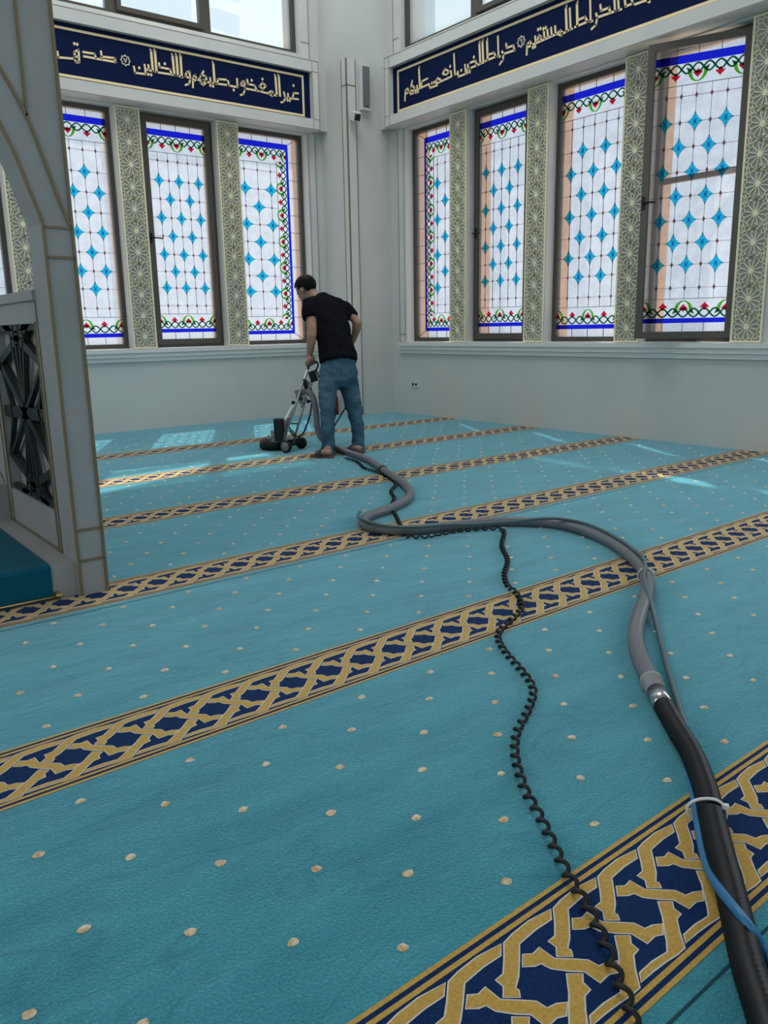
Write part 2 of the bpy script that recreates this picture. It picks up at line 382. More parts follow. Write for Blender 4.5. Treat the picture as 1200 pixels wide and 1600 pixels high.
for s in range(-1, 6):
    for k in range(7):
        v = .877 + .130 * k + PV * s; off = dotoff[s] + (.129 if k % 2 else 0)
        for j in range(-6, 25):
            u = off + .2585 * j + random.uniform(-.006, .006)
            p = uv(u, v + random.uniform(-.004, .004))
            if p.x > XR - .04 or p.y > YL - .05 or p.y < -.2: continue
            n = 9; rr = [random.uniform(.0085, .0125) for _ in range(n)]; ang = random.uniform(0, 1)
            ring = [(p.x + rr[i] * 1.1 * math.cos(2 * PI * i / n + ang), p.y + rr[i] * .9 * math.sin(2 * PI * i / n + ang), .0008) for i in range(n)]
            inner = [(p.x + .6 * (q[0] - p.x), p.y + .6 * (q[1] - p.y), .0042) for q in ring]
            fl.add(ring + inner, [list(range(n, 2 * n))] + [(i, (i + 1) % n, n + (i + 1) % n, n + i) for i in range(n)], 4, True)
tag(fl.build('floor', [M_carpet, M_cnavy, M_cgold, M_ccream, M_cdot, M_cseam], fix=False), kind='structure')

# ---- corner pillar with edge strips
mb = MB(); mb.box((5.6, 7.80, 0), (XR, YL, ZC)); tag(mb.build('wall_corner_pillar', M_wall), kind='structure')
mb = MB(); mb.box((5.588, 7.788, 0), (5.716, 7.80, 3.868), 0); mb.box((5.588, 7.80, 0), (5.60, 7.885, 3.872), 0)
for x in (5.590, 5.706): mb.box((x, 7.785, 0), (x + .009, 7.788, 3.868), 1)
mb.box((5.585, 7.876, 0), (5.588, 7.885, 3.872), 1); mb.box((5.5845, 7.787, 0), (5.588, 7.798, 3.872), 1)
mb.box((5.590, 7.785, 3.60), (5.715, 7.788, 3.609), 1); mb.box((5.585, 7.79, 3.60), (5.588, 7.88, 3.609), 1)
tag(mb.build('trim_1', [M_marble, M_gold]), kind='structure')

# ---- sills
def sill(name, axis, a, b_):
    mb = MB()
    for z0, z1, d in ((.80, .842, .055), (.757, .797, .042), (.715, .754, .026)):
        if axis == 'x': mb.box((a, YL - d, z0), (b_ - d * .7, YL + .01, z1))
        else: mb.box((XR - d, a, z0), (XR + .01, b_ - d * .7, z1))
    mb.box((a, YL - .022, .712), (b_ - .02, YL, .80)) if axis == 'x' else mb.box((XR - .022, a, .712), (XR, b_ - .02, .80))
    tag(mb.build(name, M_reveal), kind='structure')
sill('trim_2', 'x', XM, 5.44); sill('trim_3', 'y', 2.6, 7.66)
# jamb strips at the corner ends of the two window rows
mb = MB(); mb.box((5.405, YL - .012, SILL), (5.505, YL, TOP + .01), 0)
for x in (5.405, 5.497): mb.box((x, YL - .015, SILL), (x + .008, YL - .012, TOP), 1)
mb.box((5.405, YL - .015, .93), (5.505, YL - .012, .938), 1); tag(mb.build('trim_4', [M_marble, M_goldline]), kind='structure')
mb = MB(); mb.box((XR - .012, 7.535, SILL), (XR, 7.645, TOP + .01), 0)
for y in (7.535, 7.637): mb.box((XR - .015, y, SILL), (XR - .012, y + .008, TOP), 1)
mb.box((XR - .015, 7.535, .93), (XR - .012, 7.645, .938), 1); tag(mb.build('trim_5', [M_marble, M_goldline]), kind='structure')
mb = MB(); mb.box((5.355, YL - .012, 3.9), (5.47, YL, 6.3), 0); mb.box((5.462, YL - .015, 3.9), (5.47, YL - .012, 6.3), 1); mb.box((5.355, YL - .015, 4.12), (5.47, YL - .012, 4.128), 1); tag(mb.build('trim_6', [M_marble, M_goldline]), kind='structure')
mb = MB(); mb.box((XR - .012, 7.60, 3.9), (XR, 7.70, 6.3), 0); mb.box((XR - .015, 7.692, 3.9), (XR - .012, 7.70, 6.3), 1); mb.box((XR - .015, 7.60, 4.12), (XR - .012, 7.70, 4.128), 1); tag(mb.build('trim_7', [M_marble, M_goldline]), kind='structure')

# ------------------------------------------------------------------ stained glass
FR = [0.0, .027, .055, .128, .165, .254, .339, .424, .509, .594, .675, .753, .838, .878, .95, .968, 1.0]


def bar2(mb, a, b_, w, y, t, m=0):
    a, b_ = Vector(a), Vector(b_); d = b_ - a
    if d.length < 1e-6: return
    n = Vector((-d.y, d.x)).normalized() * (w / 2); q = [a - n, b_ - n, b_ + n, a + n]
    mb.prism([(p.x, y, p.y) for p in q], (0, t, 0), m)


def glazing(parent, s0, s1, z0, z1, side=0, parity=0, name='stained_glass'):
    """one window's pane in the parent's local frame (x along the wall, y outward)"""
    h = z1 - z0; zf = lambda k: z1 - FR[k] * h
    g = MB(); le = MB(); Y0 = 0.0
    mats = [G_base, G_ham, G_blue, G_cyan, G_cross, G_mauve, G_red, G_leaf, G_dgreen]
    def R(a, b_, c, d, m, y=Y0): g.poly([(a, y, c), (b_, y, c), (b_, y, d), (a, y, d)], m)
    marg, bw, vw = .125, .032, .125
    lo, hi = s0, s1                              # field between the outer margins
    if side < 0: lo = s0 + marg
    if side > 0: hi = s1 - marg
    zt0, zt1 = zf(1), zf(2); zb1, zb0 = zf(14), zf(15)
    # base sheets (no overlaps): outer hammered strips, cobalt bands, clear field
    R(s0, s1, zt0, z1, 1); R(s0, s1, z0, zb0, 1)
    if side < 0: R(s0, lo, zb0, zt0, 1)
    if side > 0: R(hi, s1, zb0, zt0, 1)
    R(lo, hi, zt1, zt0, 2); R(lo, hi, zb0, zb1, 2)
    flo, fhi = lo, hi
    if side < 0: R(lo, lo + bw, zb1, zt1, 2); flo = lo + bw
    if side > 0: R(hi - bw, hi, zb1, zt1, 2); fhi = hi - bw
    R(flo, fhi, zb1, zt1, 0)
    # lead lines of the outer strips
    for i in range(1, 4):
        x = s0 + (s1 - s0) * i / 4
        bar2(le, (x, zt0), (x, z1), .004, -.004, .006); bar2(le, (x, z0), (x, zb0), .004, -.004, .006)
    if side:
        xo = s0 if side < 0 else s1; xi = lo if side < 0 else hi
        bar2(le, (xo, z1), (xi, zt0), .005, -.004, .006); bar2(le, (xo, z0), (xi, zb0), .005, -.004, .006)
        for i in range(1, 11):
            z = zb0 + (zt0 - zb0) * i / 11; bar2(le, (xo, z), (xi, z), .004, -.004, .006)
    # field of stars and lozenges
    clo, chi = flo, fhi
    if side < 0: clo = flo + vw
    if side > 0: chi = fhi - vw
    ncol = 3 if side else 5
    cw = (chi - clo) / (ncol + .0) if side else (s1 - s0) * .172
    cc = (clo + chi) / 2
    cols = [cc + cw * (i - (ncol - 1) / 2) for i in range(ncol)]
    zl0, zl1 = zf(13), zf(3)
    for z in (zl0, zl1): bar2(le, (clo, z), (chi, z), .004, -.004, .006)
    if side: xv = clo if side < 0 else chi; bar2(le, (xv, zl0), (xv, zl1), .004, -.004, .006)
    for x in cols: bar2(le, (x, zl0), (x, zl1), .0024, -.004, .006)
    for r in range(9):
        z = zf(4 + r); bar2(le, (clo, z), (chi, z), .0022, -.004, .006)
        for i, x in enumerate(cols):
            star = 1 <= r <= 7 and (i + r + parity) % 2 == 1
            if star:
                rx, rz, wv = cw * .52, .077, .19
                pts = []
                for q in range(4):
                    a0 = PI / 2 * q; tip = (rx * math.cos(a0), rz * math.sin(a0)); nx = (rx * math.cos(a0 + PI / 2), rz * math.sin(a0 + PI / 2))
                    wa = (.5 * (tip[0] + nx[0]) * .74, .5 * (tip[1] + nx[1]) * .74)
                    pts += [tip, (tip[0] * .62 + wa[0] * .30, tip[1] * .62 + wa[1] * .30), wa, (nx[0] * .62 + wa[0] * .30, nx[1] * .62 + wa[1] * .30)]
                g.poly([(x + p[0], -.0015, z + p[1]) for p in pts], 3)
                for sg in (1, -1):
                    q = [(-rx * .30, -rz * .27 * sg), (-rx * .24, -rz * .33 * sg), (rx * .30, rz * .27 * sg), (rx * .24, rz * .33 * sg)]
                    g.poly([(x + p[0], -.0022, z + p[1]) for p in q], 4)
                for q in range(len(pts)): bar2(le, (x + pts[q][0], z + pts[q][1]), (x + pts[(q + 1) % len(pts)][0], z + pts[(q + 1) % len(pts)][1]), .0025, -.004, .003)
            else:
                g.poly([(x + p[0], -.0015, z + p[1]) for p in ((.013, 0), (0, .024), (-.013, 0), (0, -.024))], 5)
    # tulip borders
    def border(o, d, L, inward, n_t):
        """o: origin, d: along, inward: unit vector to the field, n_t: tulip spaces"""
        o, d, iw = Vector(o), Vector(d), Vector(inward); sp = L / n_t; D = .098
        P = lambda t, q: o + d * t + iw * (q * 1.42)
        for ph in (0, 1):
            pts = [P(t * L / (n_t * 12), .030 + (.024 * math.sin(2 * PI * (t / 12) + ph * PI + PI / 2))) for t in range(n_t * 12 + 1)]
            for a, b_ in zip(pts, pts[1:]):
                n = (b_ - a).orthogonal().normalized() * .0072
                g.poly([(p.x, -.003, p.y) for p in (a - n, b_ - n, b_ + n, a + n)], 8)
        for i in range(n_t + 1):
            t = i * sp; big = i % 2 == 0
            q0 = .040 if big else .048
            tul = [(0, .040), (.012, .030), (.028, .020), (.038, .008), (.020, .011), (.010, .002), (0, -.006), (-.010, .002), (-.020, .011), (-.038, .008), (-.028, .020), (-.012, .030)]
            tul = [(max(-t, min(L - t, a)), b_) for a, b_ in tul]
            pp = [P(t + a, q0 + b_) for a, b_ in tul]; g.poly([(p.x, -.0025, p.y) for p in pp], 6)
            if big:
                for sg in (1, -1):
                    if (i == 0 and sg < 0) or (i == n_t and sg > 0): continue
                    out_, in_ = [], []
                    for k in range(9):
                        a = PI * .5 * k / 8
                        out_.append((sg * .074 * math.cos(a * 1.0), .040 + .060 * math.sin(a))); in_.append((sg * .046 * math.cos(a), .036 + .058 * math.sin(a)))
                    crescent = out_ + in_[::-1]; pp = [P(t + a, b_) for a, b_ in crescent]
                    g.poly([(p.x, -.002, p.y) for p in pp], 7)
                    tri = [P(t + sg * a, b_) for a, b_ in ((.042, .036), (.074, .044), (.088, .022))]; g.poly([(p.x, -.0028, p.y) for p in tri], 8)
    Lh = fhi - flo
    nt_ = 4
    border((flo, zt1), (1, 0), Lh, (0, -1), nt_); border((flo, zb1), (1, 0), Lh, (0, 1), nt_)
    if side:
        xb = flo if side < 0 else fhi; iw = (1, 0) if side < 0 else (-1, 0)
        border((xb, zb1 + .13), (0, 1), zt1 - zb1 - .26, iw, 12)
    a = g.build(name, mats, parent, local=True, fix=False); b_ = le.build('lead_came', M_lead, parent, local=True)
    return a, b_


def frame_mb(s0, s1, z0, z1, w, y0, y1):
    mb = MB()
    mb.box((s0, y0, z0), (s0 + w, y1, z1)); mb.box((s1 - w, y0, z0), (s1, y1, z1)); mb.box((s0 + w, y0, z0), (s1 - w, y1, z0 + w)); mb.box((s0 + w, y0, z1 - w), (s1 - w, y1, z1))
    return mb


def handle(parent, x, z, y):
    mb = MB(); mb.box((x - .012, y - .012, z - .05), (x + .012, y, z + .05)); mb.cyl((x, y - .01, z), (x, y - .05, z), .008, n=10); mb.tube([(x, y - .045, z), (x + .05, y - .05, z), (x + .11, y - .05, z - .005)], .008, 10)
    mb.build('window_handle', M_dark_pl, parent, local=True)


wn = 0
def window(c, width, wallside, side, parity, sash=False, swing=0.0):
    """local frame: x along the wall to the viewer's right, y outward"""
    global wn; wn += 1
    if wallside == 'L': root = empty('window_%d' % wn, (c, YL, SILL))
    else: root = empty('window_%d' % wn, (XR, c, SILL), -PI / 2)
    root['kind'] = 'structure'; hw = width / 2; H = TOP - SILL
    rv = MB()                                    # white lining of the opening
    for x0, x1 in ((-hw, -hw + .004), (hw - .004, hw)): rv.box((x0, .002, 0), (x1, .12, H))
    rv.box((-hw, .002, H - .004), (hw, .12, H)); rv.box((-hw, .002, 0), (hw, .12, .004)); rv.build('reveal', M_reveal, root, local=True)
    if not sash:
        frame_mb(-hw + .004, hw - .004, .004, H - .004, .045, .11, .17).build('window_frame', M_frame, root, local=True)
        for q in glazing(root, -hw + .049, hw - .049, .049, H - .049, side, parity): q.location = (0, .14 * S, 0)
    else:
        frame_mb(-hw + .004, hw - .004, .004, H - .004, .040, .10, .17).build('window_frame', M_frame, root, local=True)
        w2 = width - .085
        if swing:
            tb = MB(); tb.box((-hw + .04, .12, 1.30), (hw - .04, .16, 1.345)); tb.build('cross_rail', M_frame, root, local=True)
        f2 = frame_mb(-w2, 0, .035, H - .035, .055, -.012, .035); f2.box((-w2 + .055, -.004, .09), (-w2 + .062, .03, H - .09)); p = f2.build('sash_frame', M_frame, root, local=True)
        p.location = Vector((hw - .045, .085, 0)) * S; p.rotation_euler = (0, 0, swing)
        glazing(p, -w2 + .055, -.055, .09, H - .09, side, parity)
        handle(p, -w2 + .02, 1.12, -.012)
    return root


mid = lambda t: ((t[0] + t[1]) / 2, t[1] - t[0])
for i, t in enumerate(LW):
    c, w = mid(t); window(c, w, 'L', 1 if i == 3 else 0, {1: 1}.get(i, 0), sash=(i == 2))
for i, t in enumerate(RW):
    c, w = mid(t); window(c, w, 'R', -1 if i == 0 else 0, {2: 1}.get(i, 0), sash=(i in (1, 3)), swing=math.radians(22) if i == 3 else 0)

# upper windows: bronze frames with frosted panes, clear gaps shaped to throw the sun patches on the carpet
def upper(c, width, wallside, clear, post):
    global wn; wn += 1
    if wallside == 'L': root = empty('window_%d' % wn, (c, YL, UZ0))
    else: root = empty('window_%d' % wn, (XR, c, UZ0), -PI / 2)
    root['kind'] = 'structure'; hw = width / 2; H = UZ1 - UZ0
    frame_mb(-hw, hw, 0, H, .045, .06, .14).build('window_frame', M_frame, root, local=True)
    if post: frame_mb(-hw + .045, hw - .045, .045, H - .045, .045, .03, .09).build('sash_frame', M_frame, root, local=True)
    g = MB(); a, b_, z0, z1 = -hw + .045, hw - .045, .045, H - .045
    loops = [[(a, z0), (b_, z0), (b_, z1), (a, z1)]] + [[(max(a + .01, min(b_ - .01, x)), max(z0 + .01, z - UZ0)) for x, z in q] for q in clear]
    flatv = [p for l in loops for p in l]
    for tri in tessellate_polygon([[Vector((x, z, 0)) for x, z in l] for l in loops]): g.poly([(flatv[i][0], .1, flatv[i][1]) for i in tri], 0)
    for l in loops[1:]: g.poly([(x, .1, z) for x, z in l], 1)
    g.build('glass_pane', [G_film, G_sun_gap], root, local=True, fix=False)
gL = lambda c, q: [(x - c, z) for x, z in q]
gR = lambda c, q: [(c - y, z) for y, z in q]
upper(1.76, 1.0, 'L', [], 0); upper(2.76, 1.0, 'L', [gL(2.76, [(2.4, 4.9), (3.1, 4.8), (3.1, 5.3), (2.5, 5.5)])], 0)
upper(3.76, 1.0, 'L', [gL(3.76, [(3.33, 4.13), (4.11, 4.07), (4.13, 4.40), (3.36, 4.50)]), gL(3.76, [(3.34, 4.85), (4.2, 4.68), (4.0, 5.30), (3.34, 5.85)])], 1)
upper(4.80, 1.08, 'L', [gL(4.80, [(4.33, 4.10), (4.66, 4.07), (4.67, 4.28), (4.33, 4.30)]), gL(4.80, [(4.33, 4.42), (4.68, 4.40), (4.72, 4.66), (4.33, 4.66)])], 0)
upper(7.035, 1.09, 'R', [gR(7.035, [(6.82, 4.85), (6.55, 4.73), (6.55, 4.80)])], 0)
upper(5.945, 1.09, 'R', [gR(5.945, [(6.43, 4.68), (6.05, 4.56), (6.0, 4.72), (6.43, 4.76)]), gR(5.945, [(5.60, 4.28), (5.92, 4.55), (5.96, 5.0), (5.92, 6.05), (5.62, 5.13)])], 1)
upper(4.855, 1.09, 'R', [gR(4.855, [(5.33, 4.86), (4.80, 5.02), (4.80, 5.12)]), gR(4.855, [(5.33, 5.0), (4.80, 5.35), (4.80, 6.0), (5.2, 5.5)])], 0); upper(3.755, 1.11, 'R', [], 1)

# ------------------------------------------------------------------ pierced panels between the windows
def lattice_mesh():
    W2, H = HW, TOP - SILL; mb = MB(); bd = .016
    def clip(a, b_):
        x0, x1, y0, y1 = -W2 + bd - .002, W2 - bd + .002, bd - .002, H - bd + .002
        d = (b_[0] - a[0], b_[1] - a[1]); t0, t1 = 0, 1
        for p, q in ((-d[0], a[0] - x0), (d[0], x1 - a[0]), (-d[1], a[1] - y0), (d[1], y1 - a[1])):
            if abs(p) < 1e-9:
                if q < 0: return None
            else:
                t = q / p
                if p < 0: t0 = max(t0, t)
                else: t1 = min(t1, t)
        if t0 >= t1: return None
        return (a[0] + d[0] * t0, a[1] + d[1] * t0), (a[0] + d[0] * t1, a[1] + d[1] * t1)
    def L(a, b_, w=.0065):
        c = clip(a, b_)
        if c: bar2(mb, c[0], c[1], w, -.014, .010)
    n = 11; sp = (H - 2 * bd) / n
    for i in range(n):
        cz = bd + sp * (i + .5)
        mb.prism([(.020 * math.cos(2 * PI * k / 16), -.0145, cz + .020 * math.sin(2 * PI * k / 16)) for k in range(16)], (0, .0105, 0))
        for k in range(12):
            a0 = PI / 12 + 2 * PI * k / 12; am, ap = a0 - PI / 12, a0 + PI / 12
            q = lambda r, a: (r * math.cos(a), cz + r * math.sin(a))
            L(q(.015, a0), q(.090, a0), .0062)
            L(q(.090, a0), q(.106, ap), .0055); L(q(.090, a0), q(.106, am), .0055)
            L(q(.106, am), q(.140, a0 + PI / 12), .0055); L(q(.106, ap), q(.128, a0), .0055); L(q(.106, am), q(.128, a0), .0055)
        for sx in (-1, 1):
            pts = [(sx * W2 - sx * .034 * math.cos(t), cz + sp / 2 + .034 * math.sin(t)) for t in [PI / 2 * (u / 4 - 1) for u in range(9)]]
            for a, b_ in zip(pts, pts[1:]): L(a, b_, .006)
    return mb


def make_panel():
    root = empty('lattice_panel', (0, 0, 0)); H = TOP - SILL
    mb = MB(); mb.box((-HW, -.004, 0), (HW, .0, H)); mb.build('backing', M_latback, root, local=True)
    frame_mb(-HW, HW, 0, H, .016, -.016, -.004).build('panel_frame', M_lattice, root, local=True)
    lattice_mesh().build('lattice', M_lattice, root, local=True, fix=False)
    return root
proto = make_panel()
labs = [(LC[0], 'L', 'gold pierced panel on the left wall seen through the pulpit arch'),
        (LC[1], 'L', 'gold star lattice panel on the left wall, the one nearer the pulpit post'),
        (LC[2], 'L', 'gold star lattice panel on the left wall, the one nearer the cleaning man'),
        (RC[0], 'R', 'gold star lattice panel on the right wall nearest the corner pillar'),
        (RC[1], 'R', 'gold star lattice panel on the right wall, second from the corner pillar'),
        (RC[2], 'R', 'gold star lattice panel partly behind the open window sash on the right wall'),
        (RC[3], 'R', 'gold star lattice panel at the right edge, beyond the open window sash')]
for i, (c, sd, lab) in enumerate(labs):
    o = proto if i == 0 else copy_tree(proto)
    if sd == 'L': o.location = Vector((c, YL, SILL)) * S
    else: o.location = Vector((XR, c, SILL)) * S; o.rotation_euler = (0, 0, -PI / 2)
    tag(o, lab, 'panel', 'pierced gold panels between the windows')

# ------------------------------------------------------------------ inscription friezes
DN = .145                       # depth of the navy board in front of the wall
def sA(p): return on_y(80 + p[0] / 5.714, 20 + p[1] / 5.714, YL - DN - .006)
def sB(p): return on_y(270 + p[0] / 5.4545, 60 + p[1] / 5.4545, YL - DN - .006)
def sC(p): return on_x(610 + p[0] / 5.4545, 20 + p[1] / 5.4545, XR - DN - .006)
def sD(p): return on_x(780 + p[0] / 4.615, 0 + p[1] / 4.615, XR - DN - .006)
TA = [[(55, 345), (64, 397), (205, 410), (225, 442), (250, 440), (245, 330), (208, 350), (210, 385), (240, 395)],
      [(285, 350), (388, 366), (400, 405)], [(290, 388), (575, 440), (568, 405), (450, 390)], [(445, 342), (452, 412)],
      [(738, 478), (750, 535), (845, 548), (834, 462)], [(850, 505), (910, 522)], [(868, 465), (873, 508)], [(892, 345), (909, 522)],
      [(926, 345), (942, 532)], [(963, 448), (970, 486), (1060, 503), (1075, 545)], [(942, 530), (1105, 555)], [(1083, 385), (1101, 553)]]
DA = [(16, 350), (207, 275), (232, 281), (787, 492), (868, 549), (893, 553), (1015, 455)]
TB = [[(31, 150), (45, 318)], [(66, 152), (77, 326)], [(45, 318), (85, 330)],
      [(142, 337), (108, 322), (118, 290), (142, 280), (150, 350), (138, 388), (108, 397)],
      [(172, 418), (173, 330), (190, 312), (205, 348), (178, 362)], [(205, 350), (330, 380)],
      [(262, 280), (228, 345), (246, 312), (280, 322), (294, 362), (265, 352), (236, 378), (260, 398), (286, 372)], [(318, 335), (325, 378)], [(345, 215), (358, 386)],
      [(330, 380), (458, 396)], [(378, 386), (388, 346), (455, 352)], [(470, 360), (482, 402), (552, 416), (548, 343)],
      [(612, 408), (580, 398), (590, 370), (612, 366), (616, 440), (602, 474), (578, 483)], [(635, 350), (641, 388), (700, 401), (716, 444)], [(614, 425), (740, 450)],
      [(740, 410), (765, 380), (796, 405), (768, 430), (740, 410)], [(740, 450), (832, 474)], [(820, 460), (845, 447), (858, 470), (848, 491), (822, 474)], [(848, 480), (892, 488)],
      [(875, 325), (888, 487)], [(904, 325), (915, 490)], [(947, 458), (960, 510), (946, 538), (924, 545)], [(960, 506), (1070, 518)], [(982, 470), (986, 512)], [(1022, 510), (1031, 466), (1070, 468)]]
DB = [(320, 400), (344, 408), (520, 440), (673, 357), (765, 347), (978, 526), (998, 530), (1030, 402)]
TC = [[(122, 750), (126, 662), (145, 645), (156, 674), (132, 690)], [(186, 578), (166, 660), (176, 612), (205, 640), (200, 682), (170, 695), (162, 668), (205, 660)], [(225, 620), (228, 656)],
      [(242, 478), (250, 646)], [(200, 668), (318, 612)], [(262, 630), (266, 585), (315, 560)], [(325, 605), (336, 641), (398, 617)], [(386, 592), (400, 556), (426, 570), (420, 590), (390, 604)],
      [(445, 520), (464, 480), (500, 500), (476, 528), (445, 520)], [(424, 588), (522, 541)], [(514, 496), (520, 540)], [(540, 350), (548, 525), (562, 520)], [(572, 500), (579, 545), (641, 520), (634, 442)],
      [(659, 440), (662, 480)], [(645, 490), (682, 474)], [(680, 425), (725, 409), (736, 450)], [(672, 475), (775, 430)], [(757, 265), (765, 430)], [(783, 250), (791, 425)],
      [(822, 240), (828, 402)], [(810, 410), (896, 374), (882, 340), (834, 358)], [(915, 200), (920, 375), (936, 371)], [(950, 330), (963, 352), (958, 402), (930, 440)], [(985, 264), (990, 300), (1046, 278), (1056, 318)], [(960, 352), (1060, 318)]]
DC = [(217, 679), (235, 672), (353, 600), (372, 592), (508, 457), (603, 490), (655, 511), (675, 503), (710, 378)]
TD = [[(197, 395), (201, 320), (220, 300), (236, 325), (206, 340)], [(232, 326), (412, 245)], [(258, 262), (262, 306)], [(276, 286), (285, 255), (302, 265), (298, 290)], [(322, 230), (326, 280)], [(346, 215), (351, 266)], [(373, 200), (378, 256)], [(402, 188), (406, 246)],
      [(420, 240), (440, 220), (456, 236), (450, 256), (425, 246)], [(480, 60), (486, 226)], [(450, 246), (497, 220)], [(508, 60), (514, 211), (526, 207)], [(560, 30), (563, 190)], [(545, 196), (636, 156), (618, 122), (574, 142)],
      [(655, -25), (658, 156), (672, 151)], [(698, 98), (706, 130), (696, 180), (665, 210)], [(728, 35), (734, 78), (790, 55), (800, 86)], [(706, 126), (836, 80)], [(828, -30), (835, 82)], [(855, -30), (862, 72), (880, 67)], [(905, 0), (911, 46), (962, 24), (950, -30)], [(978, 32), (1100, -14)], [(1085, 14), (1068, 8), (1086, -8)]]
DD = [(243, 343), (258, 336), (280, 213), (297, 206), (318, 208), (335, 200)]


def frieze(name, label, wallside, u_end, u_far, medal, numeral):
    """frieze local build in world design units; u_end = corner end"""
    P = (lambda u, d, z: Vector((u, YL - d, z))) if wallside == 'L' else (lambda u, d, z: Vector((XR - d, u, z)))
    sg = -1                                                 # coordinates fall away from the corner on both walls
    root = empty(name, P(u_end, 0, 3.185)); tag(root, label, 'frieze', 'inscription friezes')
    def bx(mb, u0, u1, z0, z1, d0, d1, m=0):
        a, b_ = P(min(u0, u1), d0, z0), P(max(u0, u1), d1, z1)
        mb.box([min(a[i], b_[i]) for i in range(3)], [max(a[i], b_[i]) for i in range(3)], m)
    mb = MB(); cornerend = 5.6 if wallside == 'L' else 7.80
    bx(mb, u_far, cornerend, 3.205, 3.855, 0, .125); mb.build('backing_box', M_wall, root)
    fr = MB(); zb, zt, zi0, zi1, ui = 3.185, 3.895, 3.297, 3.778, u_end - .085
    bx(fr, u_far, u_end, zb, zi0, .10, .20); bx(fr, u_far, u_end, zi1, zt, .10, .20); bx(fr, ui, u_end, zi0, zi1, .10, .20)
    bx(fr, u_far, u_end - .01, zb + .003, zi0, .0, .11)                 # soffit slab over the windows
    fr.build('marble_frame', M_marble, root)
    ln = MB()
    for z in (zb + .004, zt - .010): bx(ln, u_far, u_end, z, z + .006, .20, .202)
    for u in (u_end - .006, ui): bx(ln, u, u + .006, zb, zt, .20, .202)
    for z in (zi0 - .004, zi1): bx(ln, ui, u_end, z, z + .006, .20, .202)
    bx(ln, u_end - .012, u_far, zb + .001, zb + .007, .16, .166); ln.build('inlay_line', M_goldline, root)
    nb = MB(); bx(nb, u_far, ui, zi0, zi1, .11, DN); nb.build('navy_board', M_navy, root)
    gl = MB(); ue = u_end - .165; g0, g1 = 3.318, 3.738; w = .022
    bx(gl, u_far, ue, g0, g0 + w, DN, DN + .006); bx(gl, u_far, ue, g1 - w, g1, DN, DN + .006); bx(gl, ue - w, ue, g0 + w, g1 - w, DN, DN + .006)
    gl.build('gold_border', M_goldpaint, root)
    nrm = Vector((0, 1, 0)) if wallside == 'L' else Vector((1, 0, 0)); hz = Vector((1, 0, 0)) if wallside == 'L' else Vector((0, 1, 0))
    tx = MB()
    def flat(q, m=0): tx.prism([p for p in q], nrm * .006, m)
    def stroke(pts, w):
        for a, b_ in zip(pts, pts[1:]):
            d = b_ - a; d = d - nrm * d.dot(nrm)
            if d.length < 1e-5: continue
            n = nrm.cross(d).normalized() * (w / 2); e = d.normalized() * (w * .32)
            flat([a - e - n, b_ + e - n, b_ + e + n, a - e + n])
    def dot(p, r=.015): flat([p + hz * r, p + Vector((0, 0, r * 1.15)), p - hz * r, p - Vector((0, 0, r * 1.15))])
    for fn, T, D in (((sA, TA, DA), (sB, TB, DB)) if wallside == 'L' else ((sC, TC, DC), (sD, TD, DD))):
        for s_ in T:
            pts = [fn(p) for p in s_]; steep = abs((pts[-1] - pts[0]).z) > .12 and len(pts) == 2
            stroke(pts, .0235 if steep else .0185)
            if steep:                                       # slanted head of the tall letters
                t_ = pts[0] if pts[0].z > pts[-1].z else pts[-1]; flat([t_ - hz * .013, t_ + hz * .016, t_ + Vector((0, 0, .030)) - hz * .010])
        for p in D: dot(fn(p))
    tx.build('gold_lettering', M_goldpaint, root)
    md = MB(); c = medal; r0, r1 = .052, .040; ring = []
    for rr in (r0, r0 - .011):
        ring.append([c + hz * (rr * (1 if k % 2 == 0 else .78) * math.sin(2 * PI * k / 16)) + Vector((0, 0, rr * (1 if k % 2 == 0 else .78) * math.cos(2 * PI * k / 16))) for k in range(16)])
    for k in range(16): md.prism([ring[0][k], ring[0][(k + 1) % 16], ring[1][(k + 1) % 16], ring[1][k]], nrm * .006)
    tx2 = tx; tx = md
    for s_ in numeral: stroke([c + hz * a * (1 if wallside == 'L' else -1) + Vector((0, 0, b_)) for a, b_ in s_], .008)
    md.build('verse_medallion', mat('pale_gold', (.74, .68, .52), .5), root)
    return root
frieze('inscription_frieze', 'navy and gold inscription frieze above the windows on the left wall', 'L', 5.455, 1.0, sA((663, 425)), [[(-.014, .018), (0, -.02), (.014, .018)]])
frieze('inscription_frieze', 'navy and gold inscription frieze above the windows on the right wall', 'R', 7.628, 2.6, sC((1113, 245)), [[(-.012, .014), (.008, .018), (.006, -.022)]])

# ------------------------------------------------------------------ small things on the pillar and the wall
t = empty('column_speaker', (5.825, 7.80, 3.38)); tag(t, 'slim grey column loudspeaker mounted on the corner pillar beside the camera', 'speaker')
mb = MB(); mb.box((5.765, 7.742, 3.372), (5.885, 7.790, 3.828)); mb.box((5.80, 7.788, 3.45), (5.85, 7.80, 3.75)); mb.build('cabinet', M_white_pl, t)
mb = MB(); mb.box((5.775, 7.738, 3.395), (5.872, 7.742, 3.812)); mb.build('grille', M_grille, t)
mb = MB(); mb.box((5.812, 7.735, 3.402), (5.838, 7.738, 3.412)); mb.build('badge', M_dark_pl, t)
t = empty('security_camera', (5.65, 7.788, 3.27)); tag(t, 'white boxy security camera on the trim of the corner pillar', 'camera')
mb = MB(); mb.box((5.625, 7.752, 3.245), (5.69, 7.785, 3.335)); mb.build('bracket', M_white_pl, t)
cdir = (-HF * .80 + HR * .42 + Vector((0, 0, -.40))).normalized(); cs_ = cdir.cross(Vector((0, 0, 1))).normalized(); cu_ = cs_.cross(cdir)
cc_ = Vector((5.640, 7.705, 3.275))
